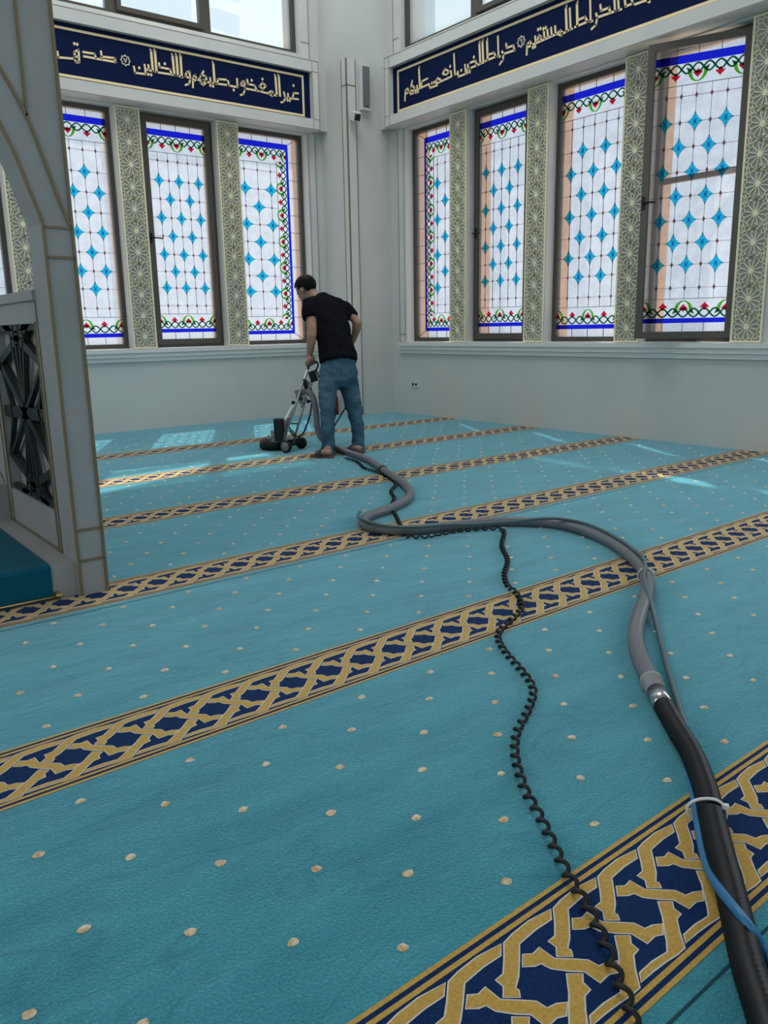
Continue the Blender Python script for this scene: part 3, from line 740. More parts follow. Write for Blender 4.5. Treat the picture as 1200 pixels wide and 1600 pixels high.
mb = MB(); mb.obox(cc_, cdir, cs_, cu_, .055, .044, .044); mb.build('housing', M_white_pl, t)
mb = MB(); mb.obox(cc_ + cdir * .057, cdir, cs_, cu_, .004, .031, .033); mb.build('lens_face', M_dark_pl, t)
t = empty('wall_socket', (XR, 7.385, .335)); tag(t, 'white double wall socket low on the right wall near the corner', 'socket')
mb = MB(); mb.box((XR - .010, 7.318, .320), (XR, 7.452, .385)); mb.build('cover_plate', M_white_pl, t)
for y in (7.36, 7.415):
    mb = MB(); mb.cyl((XR - .012, y, .353), (XR - .0095, y, .353), .018, n=16); mb.build('socket_hole', M_dark_pl, t)
rc = floor_at(524.5, 648); t = empty('red_canister', (rc.x, rc.y, 0)); tag(t, 'dark red canister on the floor by the pillar, seen between the man\'s legs', 'canister')
mb = MB(); mb.lathe((rc.x, rc.y, 0), (0, 0, 1), [(0, 0), (.034, 0), (.036, .01), (.036, .20), (.030, .225), (.012, .24), (.012, .25), (0, .25)]); mb.build('tank', M_red, t)
mb = MB(); mb.lathe((rc.x, rc.y, .25), (0, 0, 1), [(0, 0), (.014, 0), (.014, .03), (0, .03)]); mb.build('valve', M_dark_pl, t)

# ------------------------------------------------------------------ pulpit (minbar)
YP = 3.11
t = empty('pulpit', (.45, YP, 0)); tag(t, 'white marble pulpit gate with gold trim and carpeted steps at the left edge', 'pulpit')
X0, X1, XC = .888, 1.000, .45; DEP = .175
def arch(pts): return [(p.x, p.y) for p in smooth_path([Vector((x, z, 0)) for x, z in pts], 4)]
A_in = arch([(X0, 1.385), (.873, 1.437), (.849, 1.512), (.820, 1.605), (.786, 1.688), (.70, 1.86), (.59, 2.03), (XC, 2.17)]); TOPZ = 2.62
A_out = arch([(X1 - .014, 1.385), (.958, 1.470), (.920, 1.600), (.877, 1.735), (.808, 1.873), (.70, 2.05), (.58, 2.21), (XC, 2.34)])
gate = MB()
right = [(X0, 0), (X1, 0), (X1, TOPZ), (XC, TOPZ)] + A_in[::-1]
left = [(2 * XC - x, z) for x, z in right][::-1]
for prof in (right, left): gate.prism([(x, YP, z) for x, z in prof], (0, DEP, 0))
gate.build('gate_frame', M_pulpit_shade, t)
gt = MB()
def ribbon(pts, w, y=YP, d=.006):
    for a, b_ in zip(pts, pts[1:]): bar2(gt, a, b_, w, y - d, d + .001)
for sx in (1, -1):
    f = lambda pts: [(XC + sx * (x - XC), z) for x, z in pts]
    ribbon(f([(X1 - .006, 0), (X1 - .006, TOPZ)]), .011); ribbon(f([(X0 + .005, 0), (X0 + .005, 1.385)]), .011)
    ribbon(f([(x + .005, z + .002) for x, z in A_in]), .012)
    ribbon(f(A_out), .010)
    ribbon(f([(.879, TOPZ - .05), (.879, 1.735)]), .009)
    for z in (1.375, 1.272, .262, .140): ribbon(f([(X0 + .008, z), (X1 - .008, z)]), .009)
gt.build('gold_trim', M_gold, t)
# step with carpet
st = MB(); st.box((XC - (X0 - XC), YP + .025, 0), (X0, 4.10, .135)); st.box((.30 - .288, 4.10, 0), (X0, 4.40, .31)); st.box((.012, 4.40, 0), (X0, 4.70, .49)); st.box((.012, 4.70, 0), (X0, 5.0, .67)); st.build('step', M_pulpit_shade, t)
cp = MB(); XS = .793
prof = [(YP + .018, 0.004), (YP + .018, .128), (YP + .030, .140), (4.095, .140), (4.095, .135), (YP + .025, .130), (YP + .025, .004)]
cp.prism([(XC - (XS - XC), y, z) for y, z in prof], (2 * (XS - XC), 0, 0))
for y0, z0 in ((4.10, .135), (4.40, .31), (4.70, .49)):
    dz = .175 if z0 < .2 else .18
    cp.box((XC - (.70 - XC), y0 - .006, z0 + .006), (.70, y0, z0 + dz)); cp.box((XC - (.70 - XC), y0 - .006, z0 + dz), (.70, y0 + .30, z0 + dz + .006))
cp.build('step_carpet', M_tealstep, t)
rd = MB(); rd.cyl((.09, YP + .008, .016), (.80, YP + .008, .016), .005, n=10); rd.build('stair_rod', M_brass, t)
rb = MB(); rb.box((.800, YP + .004, .004), (.812, YP + .02, .034)); rb.lathe((.806, YP + .008, .018), (1, 0, 0), [(0, -.01), (.010, -.006), (.010, .006), (.006, .016), (0, .02)], 12); rb.build('rod_bracket', M_brass, t)
# balustrade panel beside the landing (inner face towards -x)
ba = MB(); y0, y1 = YP + DEP, 4.095; xb = X0
ba.box((xb, y0, .135), (xb + .10, y1 + .9, .30)); ba.box((xb - .012, y0 - .0, 1.130), (xb + .11, y1 + .03, 1.168)); ba.box((xb, y0, 1.045), (xb + .10, y1, 1.135))
ba.box((xb + .05, y0, .30), (xb + .06, y1, 1.05)); ba.box((xb, y0, .30), (xb + .10, y0 + .05, 1.05)); ba.box((xb, y1 - .06, .30), (xb + .10, y1, 1.05))
ba.prism([(xb, y1, .30), (xb, y1 + .9, .30), (xb, y1 + .9, 1.45), (xb, y1, .98)], (.10, 0, 0))
ba.build('balustrade', M_pulpit_shade, t)
bg_ = MB()
def gx(a, b_, w):                                          # gold/dark strip on the inner face
    a, b_ = Vector(a), Vector(b_); d = b_ - a; n = Vector((-d.y, d.x)).normalized() * (w / 2)
    return [(xb - .004, p.x, p.y) for p in (a - n, b_ - n, b_ + n, a + n)]
for a, b_ in (((y0 + .005, .142), (y1, .142)), ((y1 - .005, .14), (y1 - .005, 1.13)), ((y1 - .058, .14), (y1 - .058, 1.045)), ((y0 + .008, .14), (y0 + .008, 1.13)), ((y0 + .045, .15), (y0 + .045, 1.045)), ((y1 + .01, .98), (y1 + .9, 1.45)), ((y1 + .03, .30), (y1 + .9, .75))):
    bg_.prism(gx(a, b_, .012), (.005, 0, 0))
bg_.build('gold_edging', M_gold, t)
dl = MB(); yc, zc_ = (y0 + .05 + y1 - .06) / 2, .675; hy, hz_ = (y1 - .06 - y0 - .05) / 2, .375
def LB(a, b_, w=.042, m=0):
    a, b_ = Vector((yc + a[0] * hy, zc_ + a[1] * hz_)), Vector((yc + b_[0] * hy, zc_ + b_[1] * hz_)); d = b_ - a; n = Vector((-d.y, d.x)).normalized() * (w / 2); e = d.normalized() * .008
    dl.prism([(xb + .012, p.x, p.y) for p in (a - e - n, b_ + e - n, b_ + e + n, a - e + n)], (.022, 0, 0), m)
LB((-1, -1), (1, -1), .05); LB((-1, 1), (1, 1), .06)
LB((-1, 0.03), (1, -.03), .05)
LB((0, 0), (.95, .52), .036); LB((0, 0), (-.95, -.52), .036); LB((0, 0), (-.9, .55), .022); LB((0, 0), (.9, -.55), .022)
for q in (-.34, -.12, .12, .34): LB((0, 0), (q, .98), .015); LB((0, 0), (q, -.98), .015)
LB((-1, .55), (.55, 1), .034); LB((1, .55), (-.6, 1), .034); LB((-1, -.55), (.55, -1), .034); LB((1, -.55), (-.6, -1), .034)
LB((-.95, .55), (-.62, .06), .018); LB((.95, .5), (.62, 0), .018); LB((.95, -.5), (.62, -.06), .018); LB((-.95, -.55), (-.62, .06), .018)
dl.build('dark_lattice', M_darklat, t)


# ------------------------------------------------------------------ hoses and cord on the carpet
def fpath(px, z, sub=10): return smooth_path([floor_at(x, y, z) for x, y in px], sub)
RH = .0255
hose = empty('vacuum_hose', floor_at(1031, 1091)); tag(hose, 'long grey corrugated vacuum hose snaking over the carpet to the black near end', 'hose')
# machine frame of reference
NW, FWH = floor_at(447, 707.5), floor_at(471, 701); LAT = (FWH - NW).normalized(); FWD = Vector((-LAT.y, LAT.x, 0))
if FWD.dot(HR) > 0: FWD = -FWD
DISC = floor_at(430.5, 701.5); H0 = at(487, 567, 6.66)
arc3 = [at(466, 622, 6.74), at(471, 614, 6.72), at(479, 611, 6.70), at(487, 617, 6.69), at(492, 632, 6.69), at(494.5, 650, 6.70), at(496, 668, 6.71), at(502, 684, 6.72), at(511, 692, 6.68)]
gpx = [(523, 699), (533, 703), (547, 708), (562, 713), (578, 720), (590, 728), (600, 735), (614, 744), (628, 754), (638, 764), (641, 772), (636, 781), (622, 789), (604, 797), (586, 803), (572, 809), (568, 815), (574, 822), (592, 826.5), (620, 828.5), (655, 827.5), (700, 822.5), (740, 818.5), (790, 815), (840, 816), (880, 820.5), (920, 832), (955, 848), (984, 868), (1004, 890), (1012, 912), (1009, 935), (1000, 960), (993.5, 985), (994.5, 1008), (1002, 1032), (1013, 1055), (1019, 1068)]
g3 = arc3 + [floor_at(x, y, RH) for x, y in gpx]
gp = resample(smooth_path(g3, 12), .011)
mb = MB(); mb.tube(gp, lambda i: RH * (1.035 if i % 2 else .95), 16); mb.build('grey_section', M_hoseg, hose)
c1, c2, c3 = floor_at(1018, 1065, RH), floor_at(1026, 1082, RH), floor_at(1037, 1104, RH)
d1 = (c2 - c1).normalized()
mb = MB(); mb.tube([c1 - d1 * .01, c1, c1 + d1 * .012, c1 + d1 * .013, c2], [.029, .032, .032, .0275, .0275], 24); mb.build('hose_cuff', M_cuff, hose)
mb = MB(); mb.tube([c2 - d1 * .002, c2 + (c3 - c2) * .5, c3], [.0265, .0255, .0255], 24); mb.build('metal_sleeve', M_chrome, hose)
bpx = [(1036, 1102), (1041, 1110), (1050, 1126), (1060, 1143), (1070, 1159), (1080, 1176), (1092, 1204), (1104, 1240), (1112, 1275), (1120, 1310), (1130, 1350), (1141, 1391), (1155, 1450), (1170, 1512), (1190, 1575), (1212, 1640), (1245, 1720)]
bp_ = resample(fpath(bpx, RH, 12), .0058)
mb = MB(); mb.tube(bp_, lambda i: .0268 if i % 2 else .0230, 18); mb.build('black_section', M_hoseb, hose)
k = min(range(len(gp)), key=lambda i: (gp[i] - floor_at(598, 734, RH)).length)
mb = MB(); mb.tube([gp[k - 1], gp[k], gp[k + 1]], RH * 1.22, 18); mb.build('hose_clamp', M_dark_pl, hose)

# thin solution tube: grey over the far hose, blue alongside the near one
tube = empty('solution_tube', floor_at(1071, 1135)); tag(tube, 'thin grey-blue tube tied along the vacuum hose, bright blue at the near end', 'tube')
rT = .0085
def over(px, z): return floor_at(px[0], px[1], z)
up_ = [((562, 800), .055), ((559, 806), .050), ((566, 811), .058), ((582, 817), .058), ((605, 822), .06), ((650, 823.5), .06), ((700, 820), .06), ((745, 819), .06), ((804, 815), .062), ((846, 810.5), .062), ((880, 811), .06), ((912, 817.5), .058), ((940, 828), .056), ((966, 842), .056), ((988, 857), .056), ((1004, 871), .057), ((1008, 884), .060), ((1006, 898), .061), ((1010, 918), .056), ((1018, 945), .035), ((1026, 978), rT), ((1035, 1013), rT), ((1044, 1048), rT), ((1053, 1079), rT), ((1062, 1108), rT), ((1069, 1130), rT)]
mb = MB(); mb.tube(smooth_path([over(p, z) for p, z in up_], 8), rT * .95, 12); mb.build('grey_run', M_teal_tube, tube)
lo_ = [((1069, 1130), rT), ((1075, 1150), rT), ((1079, 1180), rT), ((1080, 1215), rT), ((1085, 1248), rT), ((1090, 1285), rT + .004), ((1097, 1323), rT), ((1107, 1358), rT + .008), ((1121, 1384), .035), ((1138, 1407), .048), ((1155, 1428), .053), ((1174, 1452), .045), ((1190, 1476), .02), ((1204, 1500), rT), ((1230, 1545), rT), ((1270, 1610), rT)]
mb = MB(); mb.tube(smooth_path([over(p, z) for p, z in lo_], 8), rT, 12); mb.build('blue_run', M_blue_tube, tube)


def zip_tie(px, path, rr, label, extra):
    c = floor_at(*px, RH); i = min(range(len(path)), key=lambda i: (path[i] - c).length); c = path[i]; tn = (path[i + 2] - path[i - 2]).normalized()
    sd = tn.cross(Vector((0, 0, 1))).normalized(); upv = sd.cross(tn)
    o = empty('cable_tie', (c.x, c.y, 0)); tag(o, label, 'cable tie')
    ring = [c + sd * (math.cos(2 * PI * k / 28) * (rr + (extra if math.cos(2 * PI * k / 28) > 0 else 0))) + upv * (math.sin(2 * PI * k / 28) * rr) for k in range(28)]
    ring = [Vector((p.x, p.y, max(p.z, .004))) for p in ring]
    mb = MB(); mb.tube(ring, .0032, 8, closed=True); mb.build('strap', M_tie, o)
    hp = c - sd * rr * .86 + upv * rr * .55
    mb = MB(); mb.obox(hp, sd, tn, upv, .007, .0045, .005); mb.build('lock_head', M_tie, o)
zip_tie((1111, 1268), bp_, .030, 'white cable tie round the black near end of the hose', .016)
zip_tie((1011, 899), gp, .0305, 'white cable tie holding the thin tube to the grey hose on the stripe', 0)

cpx = [(540, 716), (551, 719), (559, 722), (569, 731), (582, 735.5), (598, 741), (616, 752), (618, 758), (611, 768), (616, 778), (612, 788), (609, 796), (617, 803), (622, 813), (628, 826), (633, 837), (660, 839), (688, 834), (720, 829), (760, 826), (783, 827), (787.5, 834.7), (784, 853), (793, 875), (788, 897), (793, 915), (807, 927), (815, 948), (801, 966), (784, 981), (778, 996), (789, 1018), (811, 1043), (828, 1065), (833, 1084), (823, 1113), (808, 1142), (804, 1172), (811, 1208), (822, 1238), (836, 1262), (847, 1283), (860, 1310), (874, 1340), (890, 1371), (909, 1402), (928, 1436), (943, 1470), (955, 1501), (967, 1532), (982, 1567), (990, 1600), (1000, 1640), (1015, 1690)]
base = resample(fpath(cpx, .011, 10), .0028)
hx = []; acc = 0; pitch = .043; n0 = None
for i, p in enumerate(base):
    t = (base[min(i + 1, len(base) - 1)] - base[max(i - 1, 0)]).normalized(); sdv = t.cross(Vector((0, 0, 1))).normalized(); upv = sdv.cross(t)
    a = 2 * PI * i * .0028 / pitch; q = p + sdv * (.0085 * math.cos(a)) + upv * (.0062 * math.sin(a)); hx.append(q)
mb = MB(); mb.tube(hx, .0046, 7)
tag(mb.build('spiral_cord', M_cord, origin=floor_at(828, 1065)), 'thin black spiral cord winding across the carpet left of the hose', 'cord')

# ------------------------------------------------------------------ carpet cleaning machine
mc = empty('floor_scrubber', (DISC.x, DISC.y, 0)); tag(mc, 'upright rotary carpet cleaning machine with a black disc base, held by the man', 'floor machine')
ax = lambda f, l, z: DISC + FWD * f + LAT * l + Vector((0, 0, z))
Z = Vector((0, 0, 1))
mb = MB(); mb.lathe(DISC, Z, [(0, .012), (.128, .012), (.136, .020), (.136, .062), (.128, .080), (.090, .100), (.050, .112), (0, .112)], 40); mb.build('base_disc', M_dark_pl, mc)
mb = MB(); mb.lathe(DISC, Z, [(0, .0), (.118, .0), (.120, .014), (0, .014)], 32); mb.build('brush', mat('brush_pad', (.03, .03, .03), .9), mc)
mo = at(437, 690, 6.76); mo.z = 0
mb = MB(); mb.lathe((mo.x, mo.y, .10), Z, [(0, 0), (.044, 0), (.046, .02), (.046, .175), (.040, .188), (0, .19)], 8, smooth=False); mb.build('motor', M_dark_pl, mc)
mb = MB(); mb.obox(Vector((mo.x, mo.y, .14)) + FWD * .055, FWD, LAT, Z, .018, .02, .045); mb.build('motor_box', M_greypl, mc)
mb = MB(); q = Vector((mo.x, mo.y, .118)) + FWD * .075
mb.tube(smooth_path([q + FWD * .03 + Z * .03, q + FWD * .045 + Z * .005, q + FWD * .01 - LAT * .02 + Z * 0, q - FWD * .015 - LAT * .03 + Z * .02, q - FWD * .03 - LAT * .02 + Z * .035], 6), .005, 8); mb.build('nozzle_tube', M_alu, mc)
wr = .052
for nm, c, m in (('wheel', NW, M_greypl), ('wheel', FWH, M_dark_pl)):
    cc = Vector((c.x, c.y, wr)); mb = MB()
    mb.lathe(cc - LAT * .016, LAT, [(0, 0), (.030, 0), (.034, .004), (.046, .002), (wr, .008), (wr, .026), (.046, .032), (0, .032)], 28); w_ = mb.build(nm, M_dark_pl, mc)
    mb = MB(); mb.lathe(cc - LAT * .0175, LAT, [(0, 0), (.036, 0), (.038, .003), (0, .003)], 24)
    mb.build('hub', m, w_)
AXM = (NW + FWH) / 2; AXM.z = wr
mb = MB(); mb.cyl(NW + Z * wr, FWH + Z * wr, .010, n=12); mb.obox(AXM + FWD * .07 + Z * .03, FWD, LAT, Z, .08, .055, .02); mb.build('axle', M_dark_pl, mc)
rw = .052
Pn, Pf = at(441.5, 694, 6.76), at(458, 692, 6.84)
Tn, Tf = at(480.5, 577, 6.64), at(489, 584, 6.74)
mb = MB(); mb.tube([Pn, Tn], .0098, 12); mb.build('near_rail', M_alu, mc)
mb = MB(); mb.tube([Pf, Pf + (Tf - Pf) * .83], .0098, 12); mb.build('far_rail', M_alu, mc)
for a, b_ in [(Pn + (Tn - Pn) * f, Pf + (Tf - Pf) * f) for f in (.28, .62, .80)] + [(Pn + (Tn - Pn) * .24, Pf + (Tf - Pf) * .12)]:
    mb = MB(); mb.tube([a, b_], .0058, 8); mb.build('cross_bar', M_dark_pl, mc)
mid_ = lambda f, s_=.5: (Pn + (Tn - Pn) * f) * (1 - s_) + (Pf + (Tf - Pf) * f) * s_
# curved cowl in front of the near rail
cw = [(at(445, 690, 6.77), .020, .030), (at(444, 674, 6.78), .024, .034), (at(447, 660, 6.79), .024, .033), (at(452, 647, 6.79), .021, .028), (at(458, 636, 6.79), .014, .020), (at(463, 628, 6.78), .006, .010)]
mb = MB(); mb.loft([(c, a, b_, HR) for c, a, b_ in cw], 16); mb.build('cowl', M_white_pl, mc)
mb = MB(); mb.loft([(at(443.5, 693, 6.765), .023, .034, HR), (at(442.5, 674, 6.765), .027, .037, HR), (at(445.5, 661, 6.775), .0265, .036, HR), (at(449, 653, 6.78), .024, .032, HR)], 16); mb.build('cowl_guard', M_greypl, mc)
for c in (at(460, 629, 6.70), at(483.5, 627, 6.74)):
    mb = MB(); mb.lathe(c, HR, [(0, -.022), (.016, -.022), (.018, -.016), (.018, -.004), (.009, -.001), (.009, .018), (0, .018)], 12); mb.build('adjuster_knob', M_dark_pl, mc)
mb = MB(); mb.obox(at(489.5, 588, 6.70), HR + Z * .30, HF, Z - HR * .30, .030, .03, .045); mb.build('control_box', M_dark_pl, mc)
mb = MB(); a_, b2 = Tn, at(486, 566, 6.65); mb.tube([a_, a_ + (b2 - a_) * .5, b2], .009, 12); mb.build('handle_stem', M_dark_pl, mc)
gl_ = at(479, 567.5, 6.63); gr_ = at(494, 565.5, 6.71)
mb = MB(); mb.tube([gl_, gr_], .0115, 14); mb.build('handle_grip', M_dark_pl, mc)
mb = MB(); mb.tube(smooth_path([gr_, at(497, 569, 6.73), at(495, 576, 6.72), at(490, 582, 6.70)], 6), .007, 10); mb.build('handle_guard', M_dark_pl, mc)
mb = MB(); mb.tube([at(475.5, 592, 6.64), at(478, 607, 6.66)], .014, 10); mb.build('rail_clamp', M_dark_pl, mc)
# two springs
for a_, b2 in ((at(486, 597, 6.70), at(483, 611, 6.70)), (at(478, 618, 6.72), at(470, 636, 6.73))):
    hxs = []; d = b2 - a_; o_ = d.normalized().orthogonal().normalized(); w2_ = d.normalized().cross(o_)
    for i in range(121):
        t_ = i / 120; an = 2 * PI * 8 * t_; hxs.append(a_ + d * t_ + (o_ * math.cos(an) + w2_ * math.sin(an)) * .015)
    mb = MB(); mb.tube(hxs, .0035, 6); mb.build('spring', M_chrome, mc)
mb = MB(); mb.obox(at(481, 604, 6.71), HR + Z * .45, HF, Z - HR * .45, .022, .015, .05); mb.obox(at(468, 620, 6.74), HR + Z * .42, HF, Z - HR * .42, .020, .015, .06); mb.build('carriage', M_greypl, mc)
mb = MB(); mb.tube(smooth_path([at(487, 630, 6.75), at(484.5, 648, 6.76), at(479, 665, 6.77), at(473, 678, 6.79), at(466, 682, 6.80), at(459, 680, 6.80), at(452, 672, 6.79)], 8), .0072, 10); mb.build('black_feed_tube', M_hoseb, mc)
mb = MB(); mb.tube(smooth_path([at(494, 578, 6.72), at(499, 590, 6.80), at(512, 615, 6.92), at(524, 640, 6.95), at(519, 668, 6.90), at(512, 690, 6.86), at(520, 697, 6.75), at(538, 712, 6.56)], 8), .0062, 8); mb.build('power_cable', M_cord, mc)
mb = MB(); mb.tube(smooth_path([at(542, 634, 6.90), at(532, 650, 6.90), at(523, 665, 6.90), at(516, 682, 6.86)], 8), .0062, 8); mb.build('loose_cable', M_cord, mc)

# ------------------------------------------------------------------ the man
SD = (HR * .68 + HF * .73).normalized(); GD = (HF * .68 - HR * .73).normalized()
man = empty('person', floor_at(534, 712)); tag(man, 'man in black t-shirt and blue jeans bending over the cleaning machine, back to us', 'person')


def finish(o, vox, smooth=6, disp=0, dscale=.1, fac=.5):
    r = o.modifiers.new('Remesh', 'REMESH'); r.mode = 'VOXEL'; r.voxel_size = vox * S; r.use_smooth_shade = True
    s_ = o.modifiers.new('Smooth', 'SMOOTH'); s_.iterations = smooth; s_.factor = fac
    if disp:
        t_ = bpy.data.textures.new('folds', 'CLOUDS'); t_.noise_scale = dscale * S; t_.noise_depth = 2
        d = o.modifiers.new('Displace', 'DISPLACE'); d.texture = t_; d.texture_coords = 'LOCAL'; d.strength = disp * S; d.mid_level = .5
    return o


uh = (Z * .86 + GD * .44 - SD * .10).normalized(); fh = (GD * .86 - Z * .46 - SD * .12); fh = (fh - uh * fh.dot(uh)).normalized(); sh = fh.cross(uh)
HC = at(477, 448, 6.86)
bd = MB()
# head and neck
bd.ellipsoid(HC, sh, fh, uh, .074, .092, .080)
bd.ellipsoid(HC + fh * .035 - uh * .055, sh, fh, uh, .056, .058, .066)
bd.ellipsoid(HC + fh * .062 - uh * .105, sh, fh, uh, .030, .026, .024)
bd.loft([(HC + fh * .082 - uh * .010, .008, .010, sh), (HC + fh * .098 - uh * .045, .015, .014, sh), (HC + fh * .088 - uh * .056, .012, .010, sh)], 10)
for sg in (1, -1):
    bd.ellipsoid(HC + sh * sg * .074 - uh * .030 - fh * .004, sh, fh, uh, .010, .021, .032)
    bd.ellipsoid(HC + fh * .080 + sh * sg * .030 - uh * .022, sh, fh, uh, .016, .010, .007)
bd.ellipsoid(HC + fh * .088 - uh * .082, sh, fh, uh, .024, .010, .010)
NB = at(498, 470, 6.82)
bd.loft([(NB - Z * .04, .062, .062, SD), (NB, .056, .054, SD), ((NB + HC) / 2 - uh * .018, .050, .050, SD), (HC - uh * .05 - fh * .015, .050, .052, SD)], 16)
# trunk and legs under the clothes
PEL = at(529, 574, 6.68)
bd.loft([(at(531, 588, 6.67), .10, .075, SD), (PEL, .12, .08, SD), (at(525, 548, 6.69), .10, .07, SD), (at(520, 520, 6.73), .11, .075, SD), (at(512, 494, 6.77), .125, .08, SD), (at(504, 478, 6.80), .105, .07, SD), (NB, .058, .054, SD)], 20)
KL, AL = at(511.5, 640, 6.57), at(512.5, 702, 6.575); KR, AR = at(554, 640, 6.72), at(560, 699, 6.70)
bd.loft([(at(517, 586, 6.63), .055, .055, HR), (at(513, 612, 6.59), .046, .048, HR), (KL, .033, .036, HR), (at(512, 662, 6.58), .033, .036, HR), (AL, .028, .032, HR)], 16)
bd.loft([(at(543, 586, 6.73), .055, .055, HR), (at(548, 612, 6.73), .046, .048, HR), (KR, .033, .036, HR), (at(558, 664, 6.72), .033, .036, HR), (AR, .028, .032, HR)], 16)
# arms
SL, EL, WL = at(484, 478, 6.68), at(487, 519, 6.60), at(483.5, 556, 6.65)
bd.loft([(at(492, 474, 6.74), .042, .042, HR), (SL, .044, .046, HR), (at(486.5, 500, 6.63), .044, .044, HR), (at(487.5, 514, 6.605), .041, .041, HR), (at(487, 525, 6.60), .042, .041, HR), (at(485.5, 540, 6.62), .034, .034, HR), (WL, .023, .026, HR), (at(483.5, 561, 6.655), .026, .026, HR)], 16)
SRr, ER, WR_ = at(541, 484, 6.88), at(559, 506, 6.86), at(549, 537, 6.97)
bd.loft([(at(530, 480, 6.86), .04, .04, HR), (SRr, .040, .040, HR), (at(551, 495, 6.87), .038, .042, HR), (ER, .038, .038, HR), (at(557, 514, 6.88), .037, .037, HR), (at(553, 527, 6.93), .030, .031, HR), (WR_, .023, .025, HR), (at(545, 545, 7.0), .026, .026, HR)], 16)
# left hand closed round the grip
GC = at(485.5, 566, 6.655); ga = (gr_ - gl_).normalized(); palm = (HR * -.1 - HF * .55 + Z * .25).normalized(); palm = (palm - ga * palm.dot(ga)).normalized(); pd = ga.cross(palm)
PC = GC + Z * .026 + palm * .010
bd.ellipsoid(PC, ga, palm, ga.cross(palm), .036, .018, .030, nu=18, nv=10)
def finger(b_, r, path): bd.tube(smooth_path(path, 4), [r * (1.05 - .3 * i / (4 * (len(path) - 1))) for i in range(4 * (len(path) - 1) + 1)], 10)
for i, (off, ln) in enumerate(((-.030, .92), (-.011, 1.06), (.008, 1.0), (.026, .82))):
    o_ = GC + ga * off; R_ = .021 * (.94 + .06 * ln)
    pth = [PC + ga * off - Z * .004, o_ + palm * R_ + Z * .012, o_ + palm * (R_ * .95) - Z * .010, o_ - Z * R_ * 1.0 + palm * .002, o_ - palm * R_ * .9 - Z * .008 * ln, o_ - palm * R_ * .8 + Z * .006 * ln]
    finger(None, .0092, pth)
finger(None, .0105, [PC - ga * .030 - palm * .006, GC - ga * .046 + Z * .010 - palm * .010, GC - ga * .036 - palm * .024 - Z * .004, GC - ga * .018 - palm * .024 - Z * .014])
# right hand resting at the front of the hip
hb = at(543, 549, 7.0); hdn = (-HR * .8 - Z * .45 + HF * .1).normalized(); hs = (Z * .8 - HR * .45).normalized(); hn = hdn.cross(hs)
bd.ellipsoid(hb + hdn * .02, hdn, hs, hn, .046, .037, .015, nu=18, nv=10)
for off, ln in ((-.027, .78), (-.009, .95), (.010, 1.0), (.028, .88)):
    o_ = hb + hdn * .055 + hs * off; finger(None, .0088, [o_ - hdn * .02, o_ + hdn * .018 * ln, o_ + hdn * .040 * ln - hn * .006, o_ + hdn * .056 * ln - hn * .014])
finger(None, .0100, [hb + hs * .020, hb + hs * .044 + hdn * .018, hb + hs * .052 + hdn * .040, hb + hs * .050 + hdn * .056])
# feet
def foot(heel, toe, ank):
    d = toe - heel; d.z = 0; L_ = d.length; d.normalize(); s_ = d.cross(Z)
    P = lambda f, z, w=0: Vector((heel.x, heel.y, 0)) + d * (L_ * f) + Z * z + s_ * w
    bd.loft([(P(.03, .036), .018, .014, s_), (P(.12, .040), .031, .026, s_), (P(.32, .044), .034, .031, s_), (P(.58, .036), .041, .020, s_), (P(.76, .030), .045, .014, s_), (P(.86, .028), .040, .011, s_)], 14)
    for k, (w, ln, r) in enumerate(((-.034, .96, .013), (-.014, 1.0, .010), (.003, .97, .0095), (.019, .93, .009), (.033, .88, .0085))):
        bd.tube([P(.78, .028, w), P(.90 * ln + .01, .029, w * 1.02), P(ln, .025, w * 1.02)], [r, r, r * .75], 8)
    bd.loft([(ank, .032, .034, s_), (P(.20, .060), .031, .034, s_), (P(.26, .040), .030, .03, s_)], 14)
    return P, s_, d, L_
LH, LT = floor_at(519, 715.5), floor_at(487.5, 714.0); RHh, RT_ = floor_at(564, 709), floor_at(543, 705)
PL, sL, dL, lL = foot(LH, LT, AL); PR, sR, dR, lR = foot(RHh, RT_, AR)
body = finish(bd.build('body', M_skin, man), .0058, 4)
# hair
hr = MB(); hr.ellipsoid(HC + uh * .006 - fh * .004, sh, fh, uh, .0835, .103, .092, nu=40, nv=28)
keep = []
for f_ in hr.f:
    c = sum((hr.v[i] for i in f_), Vector()) / len(f_) - HC; a, b_, u_ = c.dot(sh) / .08, c.dot(fh) / .1, c.dot(uh) / .09
    face = b_ > .30 and u_ < .42; side = abs(a) > .55 and u_ < -.18 and b_ > -.35; low = u_ < -.72 + .10 * (b_ < -.5)
    if not (face or side or low): keep.append(f_)
hr.f = keep; hr.m = [0] * len(keep); hr.sm = [True] * len(keep)
ho = hr.build('hair', M_hair, man); sm_ = ho.modifiers.new('Solidify', 'SOLIDIFY'); sm_.thickness = .018 * S; sm_.offset = -1
# t-shirt
ts = MB()
ts.loft([(at(530, 566.5, 6.665), .176, .135, SD), (at(528, 556, 6.67), .172, .130, SD), (at(524, 538, 6.695), .165, .125, SD), (at(520, 520, 6.73), .170, .128, SD), (at(514, 502, 6.765), .182, .130, SD), (at(508.5, 487, 6.79), .180, .122, SD), (at(503, 474, 6.81), .140, .100, SD), (at(498, 465, 6.825), .075, .070, SD)], 28)
ts.loft([(at(497, 474, 6.78), .07, .072, HR), (at(482, 477, 6.68), .066, .070, HR), (at(482.5, 488, 6.65), .062, .066, HR), (at(485, 498, 6.63), .060, .062, HR)], 18)
ts.loft([(at(524, 476, 6.84), .07, .07, HR), (at(540, 482, 6.885), .060, .062, HR), (at(547, 490, 6.88), .058, .058, HR), (at(551, 496, 6.87), .055, .055, HR)], 18)
ts.ellipsoid(at(522, 486, 6.82), HR + Z * -.25, HF, Z + HR * .25, .115, .085, .075)
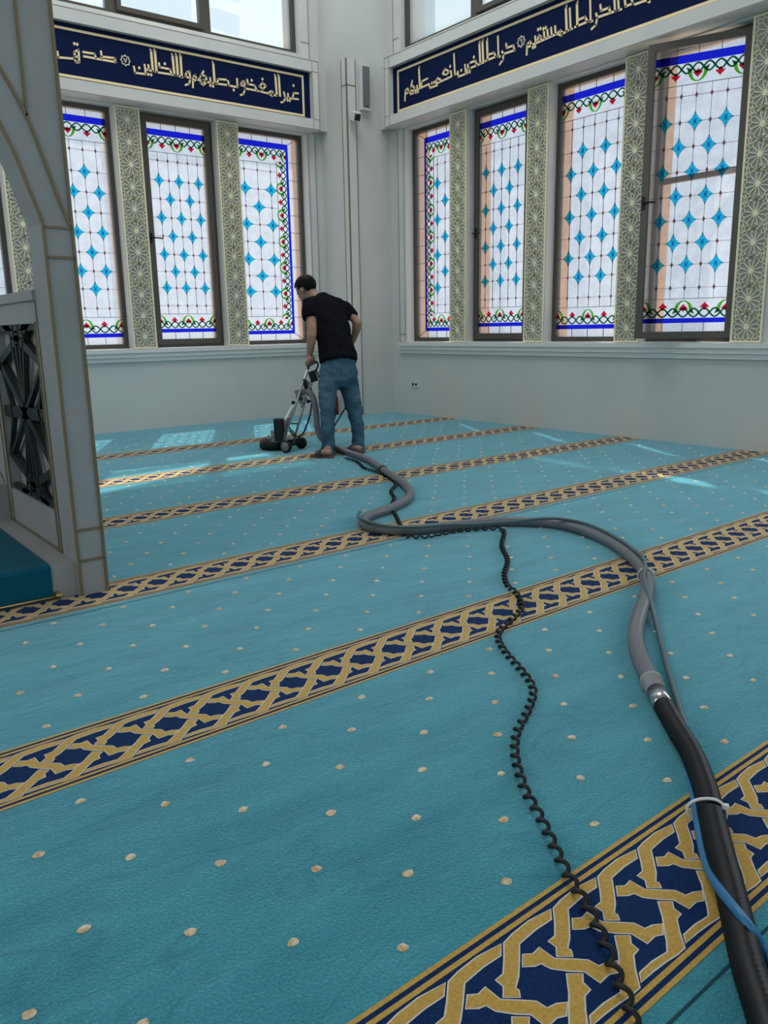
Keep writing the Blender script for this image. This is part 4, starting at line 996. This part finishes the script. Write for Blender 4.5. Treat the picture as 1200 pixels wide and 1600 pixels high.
ts.ellipsoid(at(532, 490, 6.84), HR + Z * -.6, HF, Z + HR * .6, .085, .08, .065)
ts.loft([(at(500, 470, 6.80), .06, .06, HF), (at(514, 474, 6.82), .078, .07, HF), (at(530, 482, 6.85), .076, .068, HF), (at(543, 488, 6.87), .062, .06, HF)], 18)
finish(ts.build('t_shirt', M_shirt, man), .0085, 8, .03, .09)
# jeans
je = MB()
je.loft([(at(527.5, 552, 6.685), .150, .112, SD), (at(528.5, 566, 6.68), .165, .118, SD), (at(529.5, 578, 6.675), .172, .124, SD), (at(529.5, 590, 6.67), .172, .122, SD), (at(529.5, 600, 6.67), .150, .11, SD), (at(529.5, 607, 6.67), .10, .08, SD)], 26)
je.loft([(at(520, 570, 6.65), .06, .06, HR), (at(515.5, 584, 6.63), .090, .090, HR), (at(512.8, 600, 6.61), .086, .088, HR), (at(511.5, 620, 6.585), .074, .077, HR), (at(511.5, 640, 6.57), .062, .066, HR), (at(512, 665, 6.575), .056, .062, HR), (at(512.5, 690, 6.575), .055, .064, HR), (at(512.5, 703, 6.575), .058, .068, HR), (at(512.5, 712, 6.575), .055, .064, HR)], 20)
je.loft([(at(538, 570, 6.70), .06, .06, HR), (at(543, 584, 6.725), .088, .09, HR), (at(546, 604, 6.73), .082, .086, HR), (at(550, 624, 6.725), .074, .078, HR), (at(554.5, 643, 6.72), .068, .070, HR), (at(558.5, 666, 6.71), .055, .060, HR), (at(560, 690, 6.70), .054, .062, HR), (at(560.5, 704, 6.69), .054, .062, HR), (at(560.5, 708, 6.69), .050, .058, HR)], 20)
finish(je.build('jeans', M_jeans, man), .0085, 8, .026, .06)
# sandals
for P, s_, d, L_ in ((PL, sL, dL, lL), (PR, sR, dR, lR)):
    out_ = [(-.05, .022), (0, .032), (.25, .036), (.5, .042), (.75, .050), (.93, .044), (1.04, .022)]
    ring = [P(f, .001, w) for f, w in out_] + [P(f, .001, -w) for f, w in out_[::-1]]
    mb = MB(); mb.prism(ring, (0, 0, .017)); sl_ = mb.build('sandal', M_sole, man)
    mb = MB()
    for f in (.52, .66):
        arc_ = [P(f, .014 + (.050 if f < .6 else .038) * math.sin(PI * k / 10), .046 * math.cos(PI * k / 10)) for k in range(11)]
        for a_, b2 in zip(arc_, arc_[1:]):
            n_ = (b2 - a_).cross(d).normalized(); mb.obox((a_ + b2) / 2, b2 - a_, d, n_, (b2 - a_).length * .6, .014, .003)
    mb.build('sandal_strap', M_strap, sl_)
